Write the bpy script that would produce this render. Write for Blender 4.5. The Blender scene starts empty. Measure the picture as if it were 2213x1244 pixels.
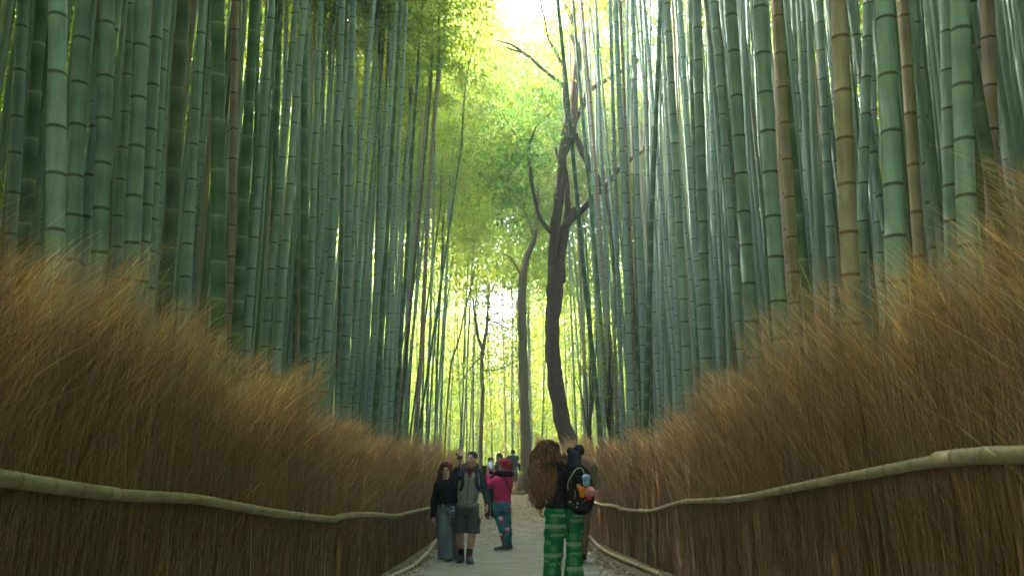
import bpy, bmesh, math, random
import numpy as np
from mathutils import Vector, Matrix
random.seed(7); rng = np.random.default_rng(11)
SC = bpy.context.scene
COL = SC.collection
# ---------------------------------------------------------------- camera maths
F, CX, CY, PITCH, CAMZ = 1900.0, 1106.5, 622.0, math.radians(10.53), 1.75
CP, SP = math.cos(PITCH), math.sin(PITCH)
def at(px, py, Y):
    """world point seen at photo pixel (px,py) and standing at distance Y"""
    u, v = (px-CX)/F, -(py-CY)/F
    dy, dz = CP - v*SP, SP + v*CP
    t = Y/dy
    return Vector((u*t, Y, CAMZ + dz*t))
GY = [-8, 0, 2.8, 5.2, 7.9, 11.9, 14.3, 18.9, 25, 36, 45, 130]
GZ = [1.5, 1.13, .94, .70, .43, .17, .05, -.10, -.08, .10, -.5, -1.6]
def ground(y): return np.interp(y, GY, GZ)
_yy = np.linspace(-8, 130, 553); _zz = np.interp(_yy, GY, GZ)
_k = np.hanning(9); _k /= _k.sum()
_zs = _zz.copy(); _zs[4:-4] = np.convolve(_zz, _k, 'valid')
def G(y): return np.interp(y, _yy, _zs)
# ---------------------------------------------------------------- object helpers
def tag(o, label=None, cat=None, group=None, kind=None):
    if label: o['label'] = label
    if cat: o['category'] = cat
    if group: o['group'] = group
    if kind: o['kind'] = kind
    return o
def empty(name, loc=(0,0,0), rz=0):
    o = bpy.data.objects.new(name, None); COL.objects.link(o)
    o.location = loc; o.rotation_euler = (0,0,rz); o.empty_display_size = .1
    return o
def mesh_np(name, V, Fs, col=None, smooth=True, matidx=None):
    """V (n,3); Fs = list of (m,k) int arrays"""
    V = np.asarray(V, np.float32).reshape(-1,3)
    me = bpy.data.meshes.new(name)
    if not isinstance(Fs, (list, tuple)): Fs = [Fs]
    Fs = [np.asarray(f, np.int32) for f in Fs if len(f)]
    me.vertices.add(len(V)); me.vertices.foreach_set('co', V.ravel())
    tot = np.concatenate([np.full(len(f), f.shape[1], np.int32) for f in Fs])
    idx = np.concatenate([f.ravel() for f in Fs])
    me.loops.add(len(idx)); me.loops.foreach_set('vertex_index', idx)
    me.polygons.add(len(tot))
    st = np.concatenate([[0], np.cumsum(tot)[:-1]]).astype(np.int32)
    me.polygons.foreach_set('loop_start', st); me.polygons.foreach_set('loop_total', tot)
    if matidx is not None: me.polygons.foreach_set('material_index', np.asarray(matidx, np.int32))
    me.polygons.foreach_set('use_smooth', np.full(len(tot), smooth, bool))
    if col is not None:
        c = np.asarray(col, np.float32)
        if c.shape[1] == 3: c = np.concatenate([c, np.ones((len(c),1), np.float32)], 1)
        a = me.color_attributes.new('col', 'FLOAT_COLOR', 'POINT'); a.data.foreach_set('color', c.ravel())
    me.update(); me.validate(verbose=False)
    return me
def obj(name, me, mat=None, parent=None, loc=None):
    o = bpy.data.objects.new(name, me); COL.objects.link(o)
    if mat is not None:
        for m in (mat if isinstance(mat, (list,tuple)) else [mat]):
            me.materials.append(m)
    if parent is not None: o.parent = parent
    if loc is not None: o.location = loc
    return o
class MB:
    def __init__(s): s.V=[]; s.F={}; s.C=[]; s.n=0; s.M={}
    def add(s, V, F, c=(1,1,1), m=0):
        V = np.asarray(V, np.float32).reshape(-1,3); F = np.asarray(F, np.int32)
        s.V.append(V); k = F.shape[1]
        s.F.setdefault(k, []).append(F + s.n); s.M.setdefault(k, []).append(np.full(len(F), m))
        c = np.asarray(c, np.float32)
        s.C.append(np.tile(c, (len(V),1)) if c.ndim == 1 else c)
        s.n += len(V); return s
    def mesh(s, name, smooth=True):
        ks = sorted(s.F)
        return mesh_np(name, np.concatenate(s.V), [np.concatenate(s.F[k]) for k in ks], np.concatenate(s.C),
                       smooth, np.concatenate([np.concatenate(s.M[k]) for k in ks]))
def tube(P, R, n=8, caps=True):
    P = np.asarray([tuple(p) for p in P], float); R = np.broadcast_to(np.asarray(R, float), (len(P),))
    T = np.gradient(P, axis=0); T /= np.linalg.norm(T, axis=1)[:,None] + 1e-9
    ref = np.array([0,1,0.]) if abs(T[:,1]).mean() < .8 else np.array([0,0,1.])
    A = np.cross(T, ref); A /= np.linalg.norm(A, axis=1)[:,None]; B = np.cross(T, A)
    th = np.arange(n)*2*math.pi/n
    V = P[:,None] + R[:,None,None]*(np.cos(th)[None,:,None]*A[:,None] + np.sin(th)[None,:,None]*B[:,None])
    K = len(P); i = np.arange(K-1)[:,None]*n; j = np.arange(n)[None]; j2 = (j+1)%n
    Fq = np.stack([i+j, i+j2, i+n+j2, i+n+j], -1).reshape(-1,4)
    V = V.reshape(-1,3)
    if caps:
        V = np.concatenate([V, P[:1], P[-1:]]); a = K*n
        j = np.arange(n); j2 = (j+1)%n
        Fc = np.concatenate([np.stack([np.full(n,a), j2, j, j2*0+a], -1)[:, [0,1,2]], np.stack([np.full(n,a+1), (K-1)*n+j, (K-1)*n+j2], -1)])
        return V, Fq, Fc
    return V, Fq, None
def add_tube(mb, P, R, n=8, c=(1,1,1), m=0, caps=True):
    V, Fq, Fc = tube(P, R, n, caps); base = mb.n
    mb.add(V, Fq, c, m)
    if Fc is not None:
        mb.F.setdefault(3, []).append(Fc.astype(np.int32) + base); mb.M.setdefault(3, []).append(np.full(len(Fc), m))
def spline(pts, n=4):
    """Catmull-Rom through tuples of any length"""
    p = np.asarray(pts, float); q = np.concatenate([[2*p[0]-p[1]], p, [2*p[-1]-p[-2]]]); out = []
    for i in range(1, len(q)-2):
        for t in np.arange(n)/n:
            out.append(.5*((2*q[i]) + (-q[i-1]+q[i+1])*t + (2*q[i-1]-5*q[i]+4*q[i+1]-q[i+2])*t*t + (-q[i-1]+3*q[i]-3*q[i+1]+q[i+2])*t**3))
    out.append(p[-1]); return np.array(out)
def sn(P, f, seed=0, octs=3):
    """cheap smooth noise -1..1 from summed sines"""
    r = np.random.default_rng(seed); o = np.zeros(len(P)); a = 1; tot = 0
    for k in range(octs):
        for _ in range(3):
            w = r.normal(size=3); w /= np.linalg.norm(w)
            o += a*np.sin(P@(w*f*2**k*6.28) + r.uniform(0,6.28)); tot += a*.8
        a *= .5
    return o/tot
# ---------------------------------------------------------------- materials
class NT:
    def __init__(s, m): s.t = m.node_tree; s.t.nodes.clear()
    def n(s, ty, **kw):
        x = s.t.nodes.new(ty)
        for k, v in kw.items():
            if k.startswith('i_'):
                key = k[2:]; x.inputs[int(key) if key.isdigit() else key.replace('_',' ')].default_value = v
            else: setattr(x, k, v)
        return x
    def l(s, a, b): s.t.links.new(a, b)
def newmat(name):
    m = bpy.data.materials.new(name); m.use_nodes = True; return m, NT(m)
def rgba(c): return (c[0], c[1], c[2], 1)
def noise(nt, scale, vec=None, detail=4, rough=.6, mapscale=None, coord='Object'):
    tc = nt.n('ShaderNodeTexCoord'); mp = nt.n('ShaderNodeMapping')
    if mapscale: mp.inputs['Scale'].default_value = mapscale
    nt.l(tc.outputs[coord] if vec is None else vec, mp.inputs[0])
    t = nt.n('ShaderNodeTexNoise', i_Scale=scale, i_Detail=detail, i_Roughness=rough); nt.l(mp.outputs[0], t.inputs['Vector'])
    return t.outputs['Fac']
def ramp(nt, fac, stops):
    r = nt.n('ShaderNodeValToRGB'); e = r.color_ramp.elements
    while len(e) < len(stops): e.new(.5)
    for el, (p, c) in zip(e, stops): el.position = p; el.color = rgba(c) if not isinstance(c, float) else (c,c,c,1)
    nt.l(fac, r.inputs[0]); return r.outputs[0]
def mix(nt, fac, a, b, mode='MIX'):
    x = nt.n('ShaderNodeMix', data_type='RGBA', blend_type=mode)
    for k, v in ((0, fac), (6, a), (7, b)):
        if hasattr(v, 'is_linked'): nt.l(v, x.inputs[k])
        else: x.inputs[k].default_value = v if k == 0 else rgba(v)
    return x.outputs[2]
def principled(nt, color, rough=.6, bump=None, bs=.3, bd=.01, spec=.5, rough_s=None, sub=None):
    p = nt.n('ShaderNodeBsdfPrincipled', i_Roughness=rough); p.inputs['Specular IOR Level'].default_value = spec
    if hasattr(color, 'is_linked'): nt.l(color, p.inputs['Base Color'])
    else: p.inputs['Base Color'].default_value = rgba(color)
    if rough_s is not None: nt.l(rough_s, p.inputs['Roughness'])
    if bump is not None:
        b = nt.n('ShaderNodeBump', i_Strength=bs, i_Distance=bd); nt.l(bump, b.inputs['Height']); nt.l(b.outputs[0], p.inputs['Normal'])
    o = nt.n('ShaderNodeOutputMaterial'); nt.l(p.outputs[0], o.inputs[0]); return p
def vcol(nt): return nt.n('ShaderNodeVertexColor', layer_name='col').outputs[0]
def mat_vc(name, rough=.8, nscale=60, amt=.25, bs=.2, bd=.004, spec=.3, tint=1.0):
    m, nt = newmat(name); c = vcol(nt); f = noise(nt, nscale, detail=5)
    g = ramp(nt, f, [(.25, (1-amt,)*3), (.75, (1+amt*.3,)*3)])
    principled(nt, mix(nt, 1.0, c, g, 'MULTIPLY'), rough, f, bs, bd, spec); return m
def mat_leaf(name, trans=.5, tcol=(.35,.6,.06), rough=.45, gloss=.3):
    m, nt = newmat(name); c = vcol(nt)
    p = nt.n('ShaderNodeBsdfPrincipled', i_Roughness=rough); p.inputs['Specular IOR Level'].default_value = gloss; nt.l(c, p.inputs[0])
    t = nt.n('ShaderNodeBsdfTranslucent'); nt.l(mix(nt, 1.0, c, tcol, 'MULTIPLY'), t.inputs[0])
    x = nt.n('ShaderNodeMixShader', i_0=trans); nt.l(p.outputs[0], x.inputs[1]); nt.l(t.outputs[0], x.inputs[2])
    o = nt.n('ShaderNodeOutputMaterial'); nt.l(x.outputs[0], o.inputs[0]); return m
def mat_culm(name, base, dark, line, bloom, spot=.5, streak=.7):
    """col attribute: R = node line, G = waxy bloom under the node, B = value jitter"""
    m, nt = newmat(name)
    sep = nt.n('ShaderNodeSeparateColor'); nt.l(vcol(nt), sep.inputs[0])
    f1 = noise(nt, 5, mapscale=(1,1,.35), detail=5); f2 = noise(nt, 38, mapscale=(1,1,.5), detail=3, rough=.7)
    f3 = noise(nt, 22, mapscale=(1,1,.05), detail=3)
    c = mix(nt, ramp(nt, f1, [(.35, (0,)*3), (.68, (1,)*3)]), base, dark)
    c = mix(nt, ramp(nt, f3, [(.42, (0,)*3), (.75, (streak,)*3)]), c, tuple(x*.55 for x in dark))
    c = mix(nt, ramp(nt, f2, [(.58, (0,)*3), (.72, (spot,)*3)]), c, bloom)
    oi = nt.n('ShaderNodeObjectInfo'); v = ramp(nt, oi.outputs['Random'], [(0, (.74,.76,.76)), (.5, (1,1,1)), (1, (1.12,1.1,1.06))])
    c = mix(nt, 1.0, c, v, 'MULTIPLY')
    g = nt.n('ShaderNodeMath', operation='MULTIPLY', i_1=.55); nt.l(sep.outputs[1], g.inputs[0])
    c = mix(nt, g.outputs[0], c, bloom); c = mix(nt, sep.outputs[0], c, line)
    principled(nt, c, .6, f2, .35, .003, .25); return m
M = {}
M['b'] = mat_culm('culm_blue_green', (.285,.385,.350), (.200,.292,.256), (.095,.090,.068), (.33,.43,.34))
M['g'] = mat_culm('culm_deep_green', (.055,.150,.060), (.045,.105,.045), (.26,.30,.20), (.22,.30,.20), .12)
M['o'] = mat_culm('culm_olive', (.085,.125,.065), (.060,.085,.045), (.22,.22,.15), (.20,.24,.16), .15)
M['t'] = mat_culm('culm_tan', (.40,.335,.22), (.29,.23,.145), (.20,.10,.045), (.46,.38,.24), .25)
M['p'] = mat_culm('culm_pinkish', (.33,.25,.20), (.24,.18,.14), (.11,.05,.035), (.40,.33,.28), .2)
M['bleaf'] = mat_leaf('bamboo_leaf', .55, (1.55,1.6,.75), .4, .25)
M['tleaf'] = mat_leaf('broad_leaf', .5, (1.3,1.5,.6), .4, .2)
def mat_bark(name, a, b, sc=9):
    m, nt = newmat(name); f = noise(nt, sc, mapscale=(1,1,.3), detail=8, rough=.7); h = noise(nt, sc*5, mapscale=(1,1,.4), detail=4)
    c = mix(nt, ramp(nt, f, [(.35, (0,)*3), (.65, (1,)*3)]), a, b); c = mix(nt, ramp(nt, h, [(.5, (0,)*3), (.75, (.45,)*3)]), c, tuple(x*.4 for x in a))
    principled(nt, c, .85, f, .9, .05, .2); return m
M['bark'] = mat_bark('dark_bark', (.085,.062,.032), (.045,.034,.018))
M['bark2'] = mat_bark('mossy_bark', (.20,.165,.085), (.13,.12,.05))
def mat_twig():
    m, nt = newmat('brushwood'); c = vcol(nt)
    p = nt.n('ShaderNodeBsdfPrincipled', i_Roughness=.6); p.inputs['Specular IOR Level'].default_value = .35; nt.l(c, p.inputs[0])
    t = nt.n('ShaderNodeBsdfTranslucent'); nt.l(c, t.inputs[0])
    x = nt.n('ShaderNodeMixShader', i_0=.18); nt.l(p.outputs[0], x.inputs[1]); nt.l(t.outputs[0], x.inputs[2])
    o = nt.n('ShaderNodeOutputMaterial'); nt.l(x.outputs[0], o.inputs[0]); return m
M['twig'] = mat_twig()
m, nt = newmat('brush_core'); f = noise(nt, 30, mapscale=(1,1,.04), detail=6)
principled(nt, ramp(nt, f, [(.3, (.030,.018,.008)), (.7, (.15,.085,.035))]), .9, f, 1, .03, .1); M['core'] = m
m, nt = newmat('rail_pole'); f = noise(nt, 14, detail=5, mapscale=(1,.25,1)); sep = nt.n('ShaderNodeSeparateColor'); nt.l(vcol(nt), sep.inputs[0])
c = ramp(nt, f, [(.3, (.19,.155,.075)), (.55, (.34,.29,.155)), (.8, (.43,.38,.24))]); c = mix(nt, sep.outputs[0], c, (.12,.09,.045))
principled(nt, c, .5, f, .3, .004, .4); M['rail'] = m
m, nt = newmat('path_grit'); f = noise(nt, 2.2, detail=8, rough=.65); f2 = noise(nt, 70, detail=4, rough=.8); f3 = noise(nt, .5, detail=4)
c = ramp(nt, f, [(.3, (.21,.187,.155)), (.7, (.36,.33,.28))]); c = mix(nt, ramp(nt, f2, [(.45, (0,)*3), (.7, (.55,)*3)]), c, (.10,.09,.075))
tc = nt.n('ShaderNodeTexCoord'); sx = nt.n('ShaderNodeSeparateXYZ'); nt.l(tc.outputs['Object'], sx.inputs[0])
mr = nt.n('ShaderNodeMapRange', i_1=19., i_2=27.); nt.l(sx.outputs[1], mr.inputs[0])
c = mix(nt, mr.outputs[0], c, ramp(nt, f, [(.35, (.23,.185,.12)), (.7, (.34,.28,.19))]))
principled(nt, c, .9, f2, .5, .01, .2); M['path'] = m
m, nt = newmat('leaf_litter_soil'); f = noise(nt, 9, detail=8, rough=.75); f2 = noise(nt, 1.2, detail=3)
c = ramp(nt, f, [(.3, (.07,.05,.028)), (.5, (.16,.12,.07)), (.72, (.30,.24,.15))]); c = mix(nt, ramp(nt, f2, [(.4, (0,)*3), (.7, (.5,)*3)]), c, (.10,.12,.04))
principled(nt, c, .95, f, .8, .03, .1); M['soil'] = m
M['litter'] = mat_vc('dry_leaf', .7, 40, .2)
# ---------------------------------------------------------------- ground and path
def sheet(name, xs, ys, zf, mat):
    X, Y = np.meshgrid(xs, ys, indexing='ij'); Z = zf(X, Y); V = np.stack([X, Y, Z], -1).reshape(-1,3)
    a, b = len(xs), len(ys); i = np.arange(a-1)[:,None]*b + np.arange(b-1)[None]
    Fq = np.stack([i, i+b, i+b+1, i+1], -1).reshape(-1,4)
    return obj(name, mesh_np(name, V, Fq), mat)
def gz(X, Y):
    P = np.stack([X.ravel(), Y.ravel(), X.ravel()*0], 1)
    side = np.clip(np.abs(X)-1.5, 0, 3)
    return G(Y) + .05*side*sn(P, .35, 3).reshape(X.shape) + .03*side
xs = np.unique(np.concatenate([np.linspace(-3, 3, 25), np.linspace(-14, 14, 40), np.array([-150,-90,-50,-30,-20,20,30,50,90,150])]))
ys = np.unique(np.concatenate([np.linspace(-8, 130, 200), np.array([-90,-50,-20,150,180,220])]))
g = sheet('ground', xs, ys, gz, M['soil']); tag(g, kind='structure')
PX = lambda y: np.interp(y, [0, 24, 34, 44], [0, 0, -.15, -1.6])
def pz(X, Y): return G(Y) + .012 - .010*np.abs(X-PX(Y))/1.4
ysP = np.linspace(-6, 42, 160); us = np.linspace(-1, 1, 21)
Xp = PX(ysP)[None] + us[:,None]*(1.38 + .05*np.sin(ysP*1.7)+.04*np.sin(ysP*4.1+1))[None]; Yp = np.tile(ysP, (21,1))
Vp = np.stack([Xp, Yp, pz(Xp, Yp)+.004], -1).reshape(-1,3); i = np.arange(20)[:,None]*160 + np.arange(159)[None]
p = obj('path', mesh_np('path', Vp, np.stack([i, i+160, i+161, i+1], -1).reshape(-1,4)), M['path']); tag(p, kind='structure')
# dry leaves scattered on the verge and on the path further up
def leaf_quads(C, D, N, L, W, bend=.15):
    """pointed leaves (6 verts, 2 quads): C centre, D direction, N normal"""
    D = D/np.linalg.norm(D, axis=1)[:,None]; S = np.cross(D, N); S /= np.linalg.norm(S, axis=1)[:,None]+1e-9; N2 = np.cross(S, D)
    L = np.broadcast_to(L, (len(C),))[:,None]; W = np.broadcast_to(W, (len(C),))[:,None]
    a = C - D*L*.5; b = C + D*L*.5 - N2*L*bend
    m1 = C - D*L*.12 + N2*L*bend*.3
    V = np.stack([a, m1 + S*W*.5, b, m1 - S*W*.5], 1)
    n = len(C); return V.reshape(-1,3), np.arange(n*4).reshape(n,4)
n = 9000; y = rng.uniform(9, 36, n)
side = rng.choice([-1,1], n); x = side*(1.45 - np.abs(rng.normal(0,.16,n)) + .1)
far = rng.random(n) < np.clip((y-17)/16, 0, .55); x = np.where(far, rng.uniform(-1.4,1.4,n), x) + PX(y)
Cc = np.stack([x, y, G(y)+.024+rng.random(n)*.02], 1); D = np.stack([rng.normal(size=n), rng.normal(size=n), rng.normal(0,.15,n)], 1); N = np.tile([0,0,1.], (n,1)) + rng.normal(0,.3,(n,3))
V, Fq = leaf_quads(Cc, D, N, rng.uniform(.04,.10,n), rng.uniform(.012,.03,n))
cc = np.array([[.42,.34,.20],[.30,.22,.12],[.20,.13,.07],[.45,.40,.28]])[rng.integers(0,4,n)]*rng.uniform(.7,1.2,(n,1))
o = obj('dry_leaves', mesh_np('dry_leaves', V, Fq, np.repeat(cc,4,0), False), M['litter']); tag(o, 'dry bamboo leaves littering the path edges and its far end', 'leaf litter', kind='stuff')
# ---------------------------------------------------------------- brushwood fences
FX = {-1: lambda y: -np.interp(y, [0, 8, 12, 19, 27], [1.62, 1.66, 1.76, 1.72, 1.6]), 1: lambda y: np.interp(y, [0, 6, 9, 12, 15, 19, 25, 30, 37], [1.66, 1.74, 1.95, 2.12, 1.98, 1.76, 1.60, 1.42, 1.02])}
FT = {-1: ([0,2.8,3.6,4.7,5.2,5.8,6.4,7.9,9.5,13,23,40], [2.42,2.45,2.44,2.30,2.24,2.32,2.26,2.02,1.99,1.90,1.68,1.7]),
       1: ([0,2.8,4.0,5.1,7.7,11,18,27,37], [2.25,2.46,2.56,2.52,2.34,2.15,1.94,1.95,2.45])}
def ribbons(P, W, S):
    """P (N,K,3) W (N,K) S (N,3)"""
    N_, K = W.shape; V = np.stack([P - S[:,None]*W[...,None]*.5, P + S[:,None]*W[...,None]*.5], 2)
    b = (np.arange(N_)*K*2)[:,None]; i = np.arange(K-1)[None]*2
    f = np.stack([b+i, b+i+1, b+i+3, b+i+2], -1).reshape(-1,4)
    return V.reshape(-1,3), f
def fence(side, y0, y1):
    root = empty('brushwood_fence', (FX[side](np.array(8.)), 8, float(G(8.))))
    inv = np.array(root.location)
    tag(root, ('left' if side < 0 else 'right') + ' brown brushwood fence with bamboo rails, ' + ('beside the walking couple' if side < 0 else 'beside the curly haired person'), 'fence')
    top = lambda y: np.interp(y, *FT[side]) + .07*np.sin(y*2.3+side)+.045*np.sin(y*5.9)+.03*np.sin(y*9.7)+.02*np.sin(y*17)
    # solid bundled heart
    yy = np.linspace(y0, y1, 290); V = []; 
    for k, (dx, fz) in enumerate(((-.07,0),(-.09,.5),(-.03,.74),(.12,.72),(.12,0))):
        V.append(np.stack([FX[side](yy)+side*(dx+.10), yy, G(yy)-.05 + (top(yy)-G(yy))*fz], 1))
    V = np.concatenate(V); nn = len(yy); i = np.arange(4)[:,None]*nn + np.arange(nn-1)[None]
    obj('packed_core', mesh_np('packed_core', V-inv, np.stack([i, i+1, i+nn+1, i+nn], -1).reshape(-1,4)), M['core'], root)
    mbv, mbf, mbc, off = [], [], [], 0
    def put(V, f, c):
        nonlocal off
        mbv.append(V); mbf.append(f+off); mbc.append(c); off += len(V)
    def sample_y(n):   # more stems per metre close to the camera
        u = rng.random(n*3); y = y0 + (y1-y0)*u; w = np.where(y < 1.5, .35, np.clip(5.0/np.maximum(y,2.5), .14, 1.6))
        return y[rng.random(len(y)) < w/1.6][:n]
    ws = lambda y: np.clip(y/5.0, .8, 4.0)
    # 1 upright stems
    n = 32000; y = sample_y(n); n = len(y); h = (top(y)-G(y)); dep = rng.random(n)**1.6*.10
    tt = np.linspace(0, 1, 5)[None]; H = h*rng.uniform(.55,.92,n)
    sl = rng.normal(.04,.09,n) + .03*np.sin(y*1.9)
    x = FX[side](y) + side*(dep-.03)
    Pz = G(y)[:,None] - .02 + H[:,None]*tt
    Px = x[:,None] - side*(.05*tt**2)*1 + rng.normal(0,.012,(n,5))
    Py = y[:,None] + sl[:,None]*tt*H[:,None]*.55 + rng.normal(0,.012,(n,5))
    W = (ws(y)*rng.uniform(.0020,.0050,n))[:,None]*(1-.45*tt)
    S = np.stack([rng.normal(0,.4,n), rng.normal(0,1,n), rng.normal(0,.1,n)], 1); S /= np.linalg.norm(S,axis=1)[:,None]
    V, f = ribbons(np.stack([Px,Py,Pz],-1), W, S)
    pal = np.array([[.36,.220,.085],[.26,.155,.065],[.42,.28,.12],[.17,.105,.05],[.38,.31,.17],[.31,.155,.06]])
    c = pal[rng.integers(0,6,n)]*0.90*np.exp(rng.normal(0,.34,(n,1))); put(V, f, np.repeat(c, 10, 0))
    # every bundle of brush has its own height, tone and lean
    rb_ = np.random.default_rng(50+side); nb_ = 1200; bh = rb_.normal(0,.055,nb_); bt = np.exp(rb_.normal(0,.20,nb_)); bl = rb_.normal(0,.11,nb_); bs_ = rb_.normal(0,.5,nb_)
    bid = lambda y: np.clip(((y+3+.03*np.sin(y*31))/.105).astype(int), 0, nb_-1)
    # 2a branching upper stems
    n = 16000; y = sample_y(n); n = len(y); q = bid(y); h = (top(y)-G(y))*(1+bh[q]); K = 7; tt = np.linspace(0,1,K)[None]
    z0 = h*rng.uniform(.25,.66,n); L = np.minimum(h*rng.uniform(.18,.42,n), h*1.04-z0)
    lean = rng.normal(.20,.16,n)+bl[q]; fwd = rng.normal(.10,.24,n)+bl[(q*7)%nb_]; dep = rng.random(n)**1.3*.18
    x = FX[side](y)+side*(dep-.03); wob = rng.normal(0,1,(n,3)); ph = rng.uniform(0,6.28,n)
    Pz = (G(y)+z0)[:,None] + L[:,None]*(tt - .15*np.abs(lean)[:,None]*tt**2)
    Px = x[:,None] - side*(lean*L)[:,None]*tt**1.5 + (.012*wob[:,0])[:,None]*np.sin(tt*9+ph[:,None])
    Py = y[:,None] + (fwd*L)[:,None]*(.5*tt+.5*tt**2) + (.014*wob[:,1])[:,None]*np.sin(tt*8+ph[:,None])
    W = (ws(y)*rng.uniform(.0014,.0032,n))[:,None]*(1.15-.85*tt)
    S = np.stack([rng.normal(0,.6,n), rng.normal(0,1,n), rng.normal(0,.5,n)], 1); S /= np.linalg.norm(S,axis=1)[:,None]
    V, f = ribbons(np.stack([Px,Py,Pz],-1), W, S)
    pal = np.array([[.46,.265,.085],[.36,.200,.065],[.50,.320,.12],[.22,.125,.05],[.55,.43,.22],[.40,.21,.07],[.36,.26,.13]])
    c = pal[rng.integers(0,7,n)]*np.exp(rng.normal(0,.40,(n,1)))*bt[q][:,None]; put(V, f, np.repeat(c, K*2, 0))
    # 2b fine short sprigs that make the feathery head
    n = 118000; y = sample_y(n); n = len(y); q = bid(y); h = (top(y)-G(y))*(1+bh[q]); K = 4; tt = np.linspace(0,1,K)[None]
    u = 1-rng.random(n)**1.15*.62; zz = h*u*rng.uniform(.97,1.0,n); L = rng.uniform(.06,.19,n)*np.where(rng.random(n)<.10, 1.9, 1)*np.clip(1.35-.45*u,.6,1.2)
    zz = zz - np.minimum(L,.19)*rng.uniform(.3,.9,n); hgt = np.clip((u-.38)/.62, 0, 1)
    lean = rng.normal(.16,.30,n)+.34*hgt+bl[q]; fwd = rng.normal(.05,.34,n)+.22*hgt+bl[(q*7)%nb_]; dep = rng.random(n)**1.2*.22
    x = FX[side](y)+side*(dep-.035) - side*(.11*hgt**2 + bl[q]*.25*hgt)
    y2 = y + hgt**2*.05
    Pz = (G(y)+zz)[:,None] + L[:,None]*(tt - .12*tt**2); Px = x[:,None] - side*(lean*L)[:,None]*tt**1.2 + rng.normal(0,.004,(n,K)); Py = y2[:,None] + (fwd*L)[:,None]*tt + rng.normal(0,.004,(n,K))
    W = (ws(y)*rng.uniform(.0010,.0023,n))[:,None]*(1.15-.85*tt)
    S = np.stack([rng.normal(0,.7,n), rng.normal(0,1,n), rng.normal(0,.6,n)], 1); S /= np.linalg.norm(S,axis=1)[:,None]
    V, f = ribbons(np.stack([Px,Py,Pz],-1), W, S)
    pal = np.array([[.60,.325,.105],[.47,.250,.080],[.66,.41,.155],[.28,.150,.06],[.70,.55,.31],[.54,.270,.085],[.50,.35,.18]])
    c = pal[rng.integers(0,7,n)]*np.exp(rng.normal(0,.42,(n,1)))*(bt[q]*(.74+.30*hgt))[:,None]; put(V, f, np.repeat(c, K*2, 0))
    K = 7; tt = np.linspace(0,1,K)[None]
    # 3 pale stray stalks crossing the face
    n = 1500; y = sample_y(n); y = y[y > 3.0]; n = len(y); h = (top(y)-G(y)); z0 = h*rng.uniform(.02,.72,n); L = rng.uniform(.12,.42,n)
    lean = rng.normal(.1,.25,n); fwd = rng.normal(.3,.8,n); x = FX[side](y) - side*rng.uniform(.02,.09,n)
    Pz = (G(y)+z0)[:,None]+L[:,None]*(tt-.25*tt**2); Px = x[:,None]-side*(lean*L)[:,None]*tt; Py = y[:,None]+(fwd*L)[:,None]*tt+ .02*np.sin(tt*5+y[:,None])
    W = (ws(y)*rng.uniform(.0014,.003,n))[:,None]*(1.1-.8*tt)
    S = np.stack([rng.normal(0,.6,n), rng.normal(0,1,n), rng.normal(0,.5,n)], 1); S /= np.linalg.norm(S,axis=1)[:,None]
    V, f = ribbons(np.stack([Px,Py,Pz],-1), W, S); c = np.array([.42,.33,.18])*rng.uniform(.6,1.2,(n,1)); put(V, f, np.repeat(c, K*2, 0))
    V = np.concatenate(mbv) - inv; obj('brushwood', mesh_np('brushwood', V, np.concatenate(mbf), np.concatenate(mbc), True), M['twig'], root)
    return root, inv
def rail(root, inv, pts, r0, r1, name='rail', ends=True):
    """pts: world points; a bamboo pole with swollen nodes"""
    P = spline([tuple(p) for p in pts], 8); seg = np.linalg.norm(np.diff(P,axis=0),axis=1); s = np.concatenate([[0],np.cumsum(seg)]); Lt = s[-1]
    nodes = np.arange(.06, Lt, .23) + rng.uniform(-.03,.03,len(np.arange(.06,Lt,.23)))
    u = [0]; R = [1.0]; c = [0]
    for q in nodes:
        if q-.02 > u[-1]+.004 and q+.02 < Lt:
            u += [q-.018, q-.005, q+.004, q+.016]; R += [1.0, 1.06, 1.065, .995]; c += [0, .6, .35, 0]
            m_ = q+.11
            if m_ < Lt-.01: u.append(m_); R.append(.97); c.append(0)
    u.append(Lt); R.append(1); c.append(0)
    o_ = np.argsort(u); u = np.array(u)[o_]; R = np.array(R)[o_]; c = np.array(c)[o_]
    Q = np.stack([np.interp(u, s, P[:,k]) for k in range(3)], 1); rr = R*np.interp(u, [0,Lt], [r0,r1])*.86
    mb = MB(); V, Fq, Fc = tube(Q - inv, rr, 12); cc = np.repeat(c, 12); cc = np.concatenate([cc,[0,0]])
    mb.add(V, Fq, np.stack([cc,cc*0,cc*0],1)); mb.F[3] = [Fc.astype(np.int32)]; mb.M[3] = [np.zeros(len(Fc))]
    return obj(name, mb.mesh(name), M['rail'], root)
def on_fence(side, px, py, out=.085):
    """pixel -> point on the path-side face of a fence"""
    u = (px-CX)/F; v = -(py-CY)/F; t = side*(1.62-out)/u
    for _ in range(60): t = .6*t + .4*(FX[side]((CP-v*SP)*t) - side*out)/u
    return Vector((float(u*t), float((CP-v*SP)*t), float(CAMZ+(SP+v*CP)*t)))
rootL, invL = fence(-1, -2.2, 27); rootR, invR = fence(1, -2.2, 37)
L = lambda *q: [on_fence(-1, a, b) for a, b in q]
R_ = lambda *q: [on_fence(1, a, b) for a, b in q]
rail(rootL, invL, [(-1.535,-2.1,1.98),(-1.535,.6,1.86),(-1.535,1.7,1.79)] + L((-160,1012),(0,1032),(130,1052),(250,1068)), .034, .031)
rail(rootL, invL, L((236,1068),(340,1073),(430,1079),(520,1095),(620,1111),(724,1122)), .029, .033)
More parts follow.
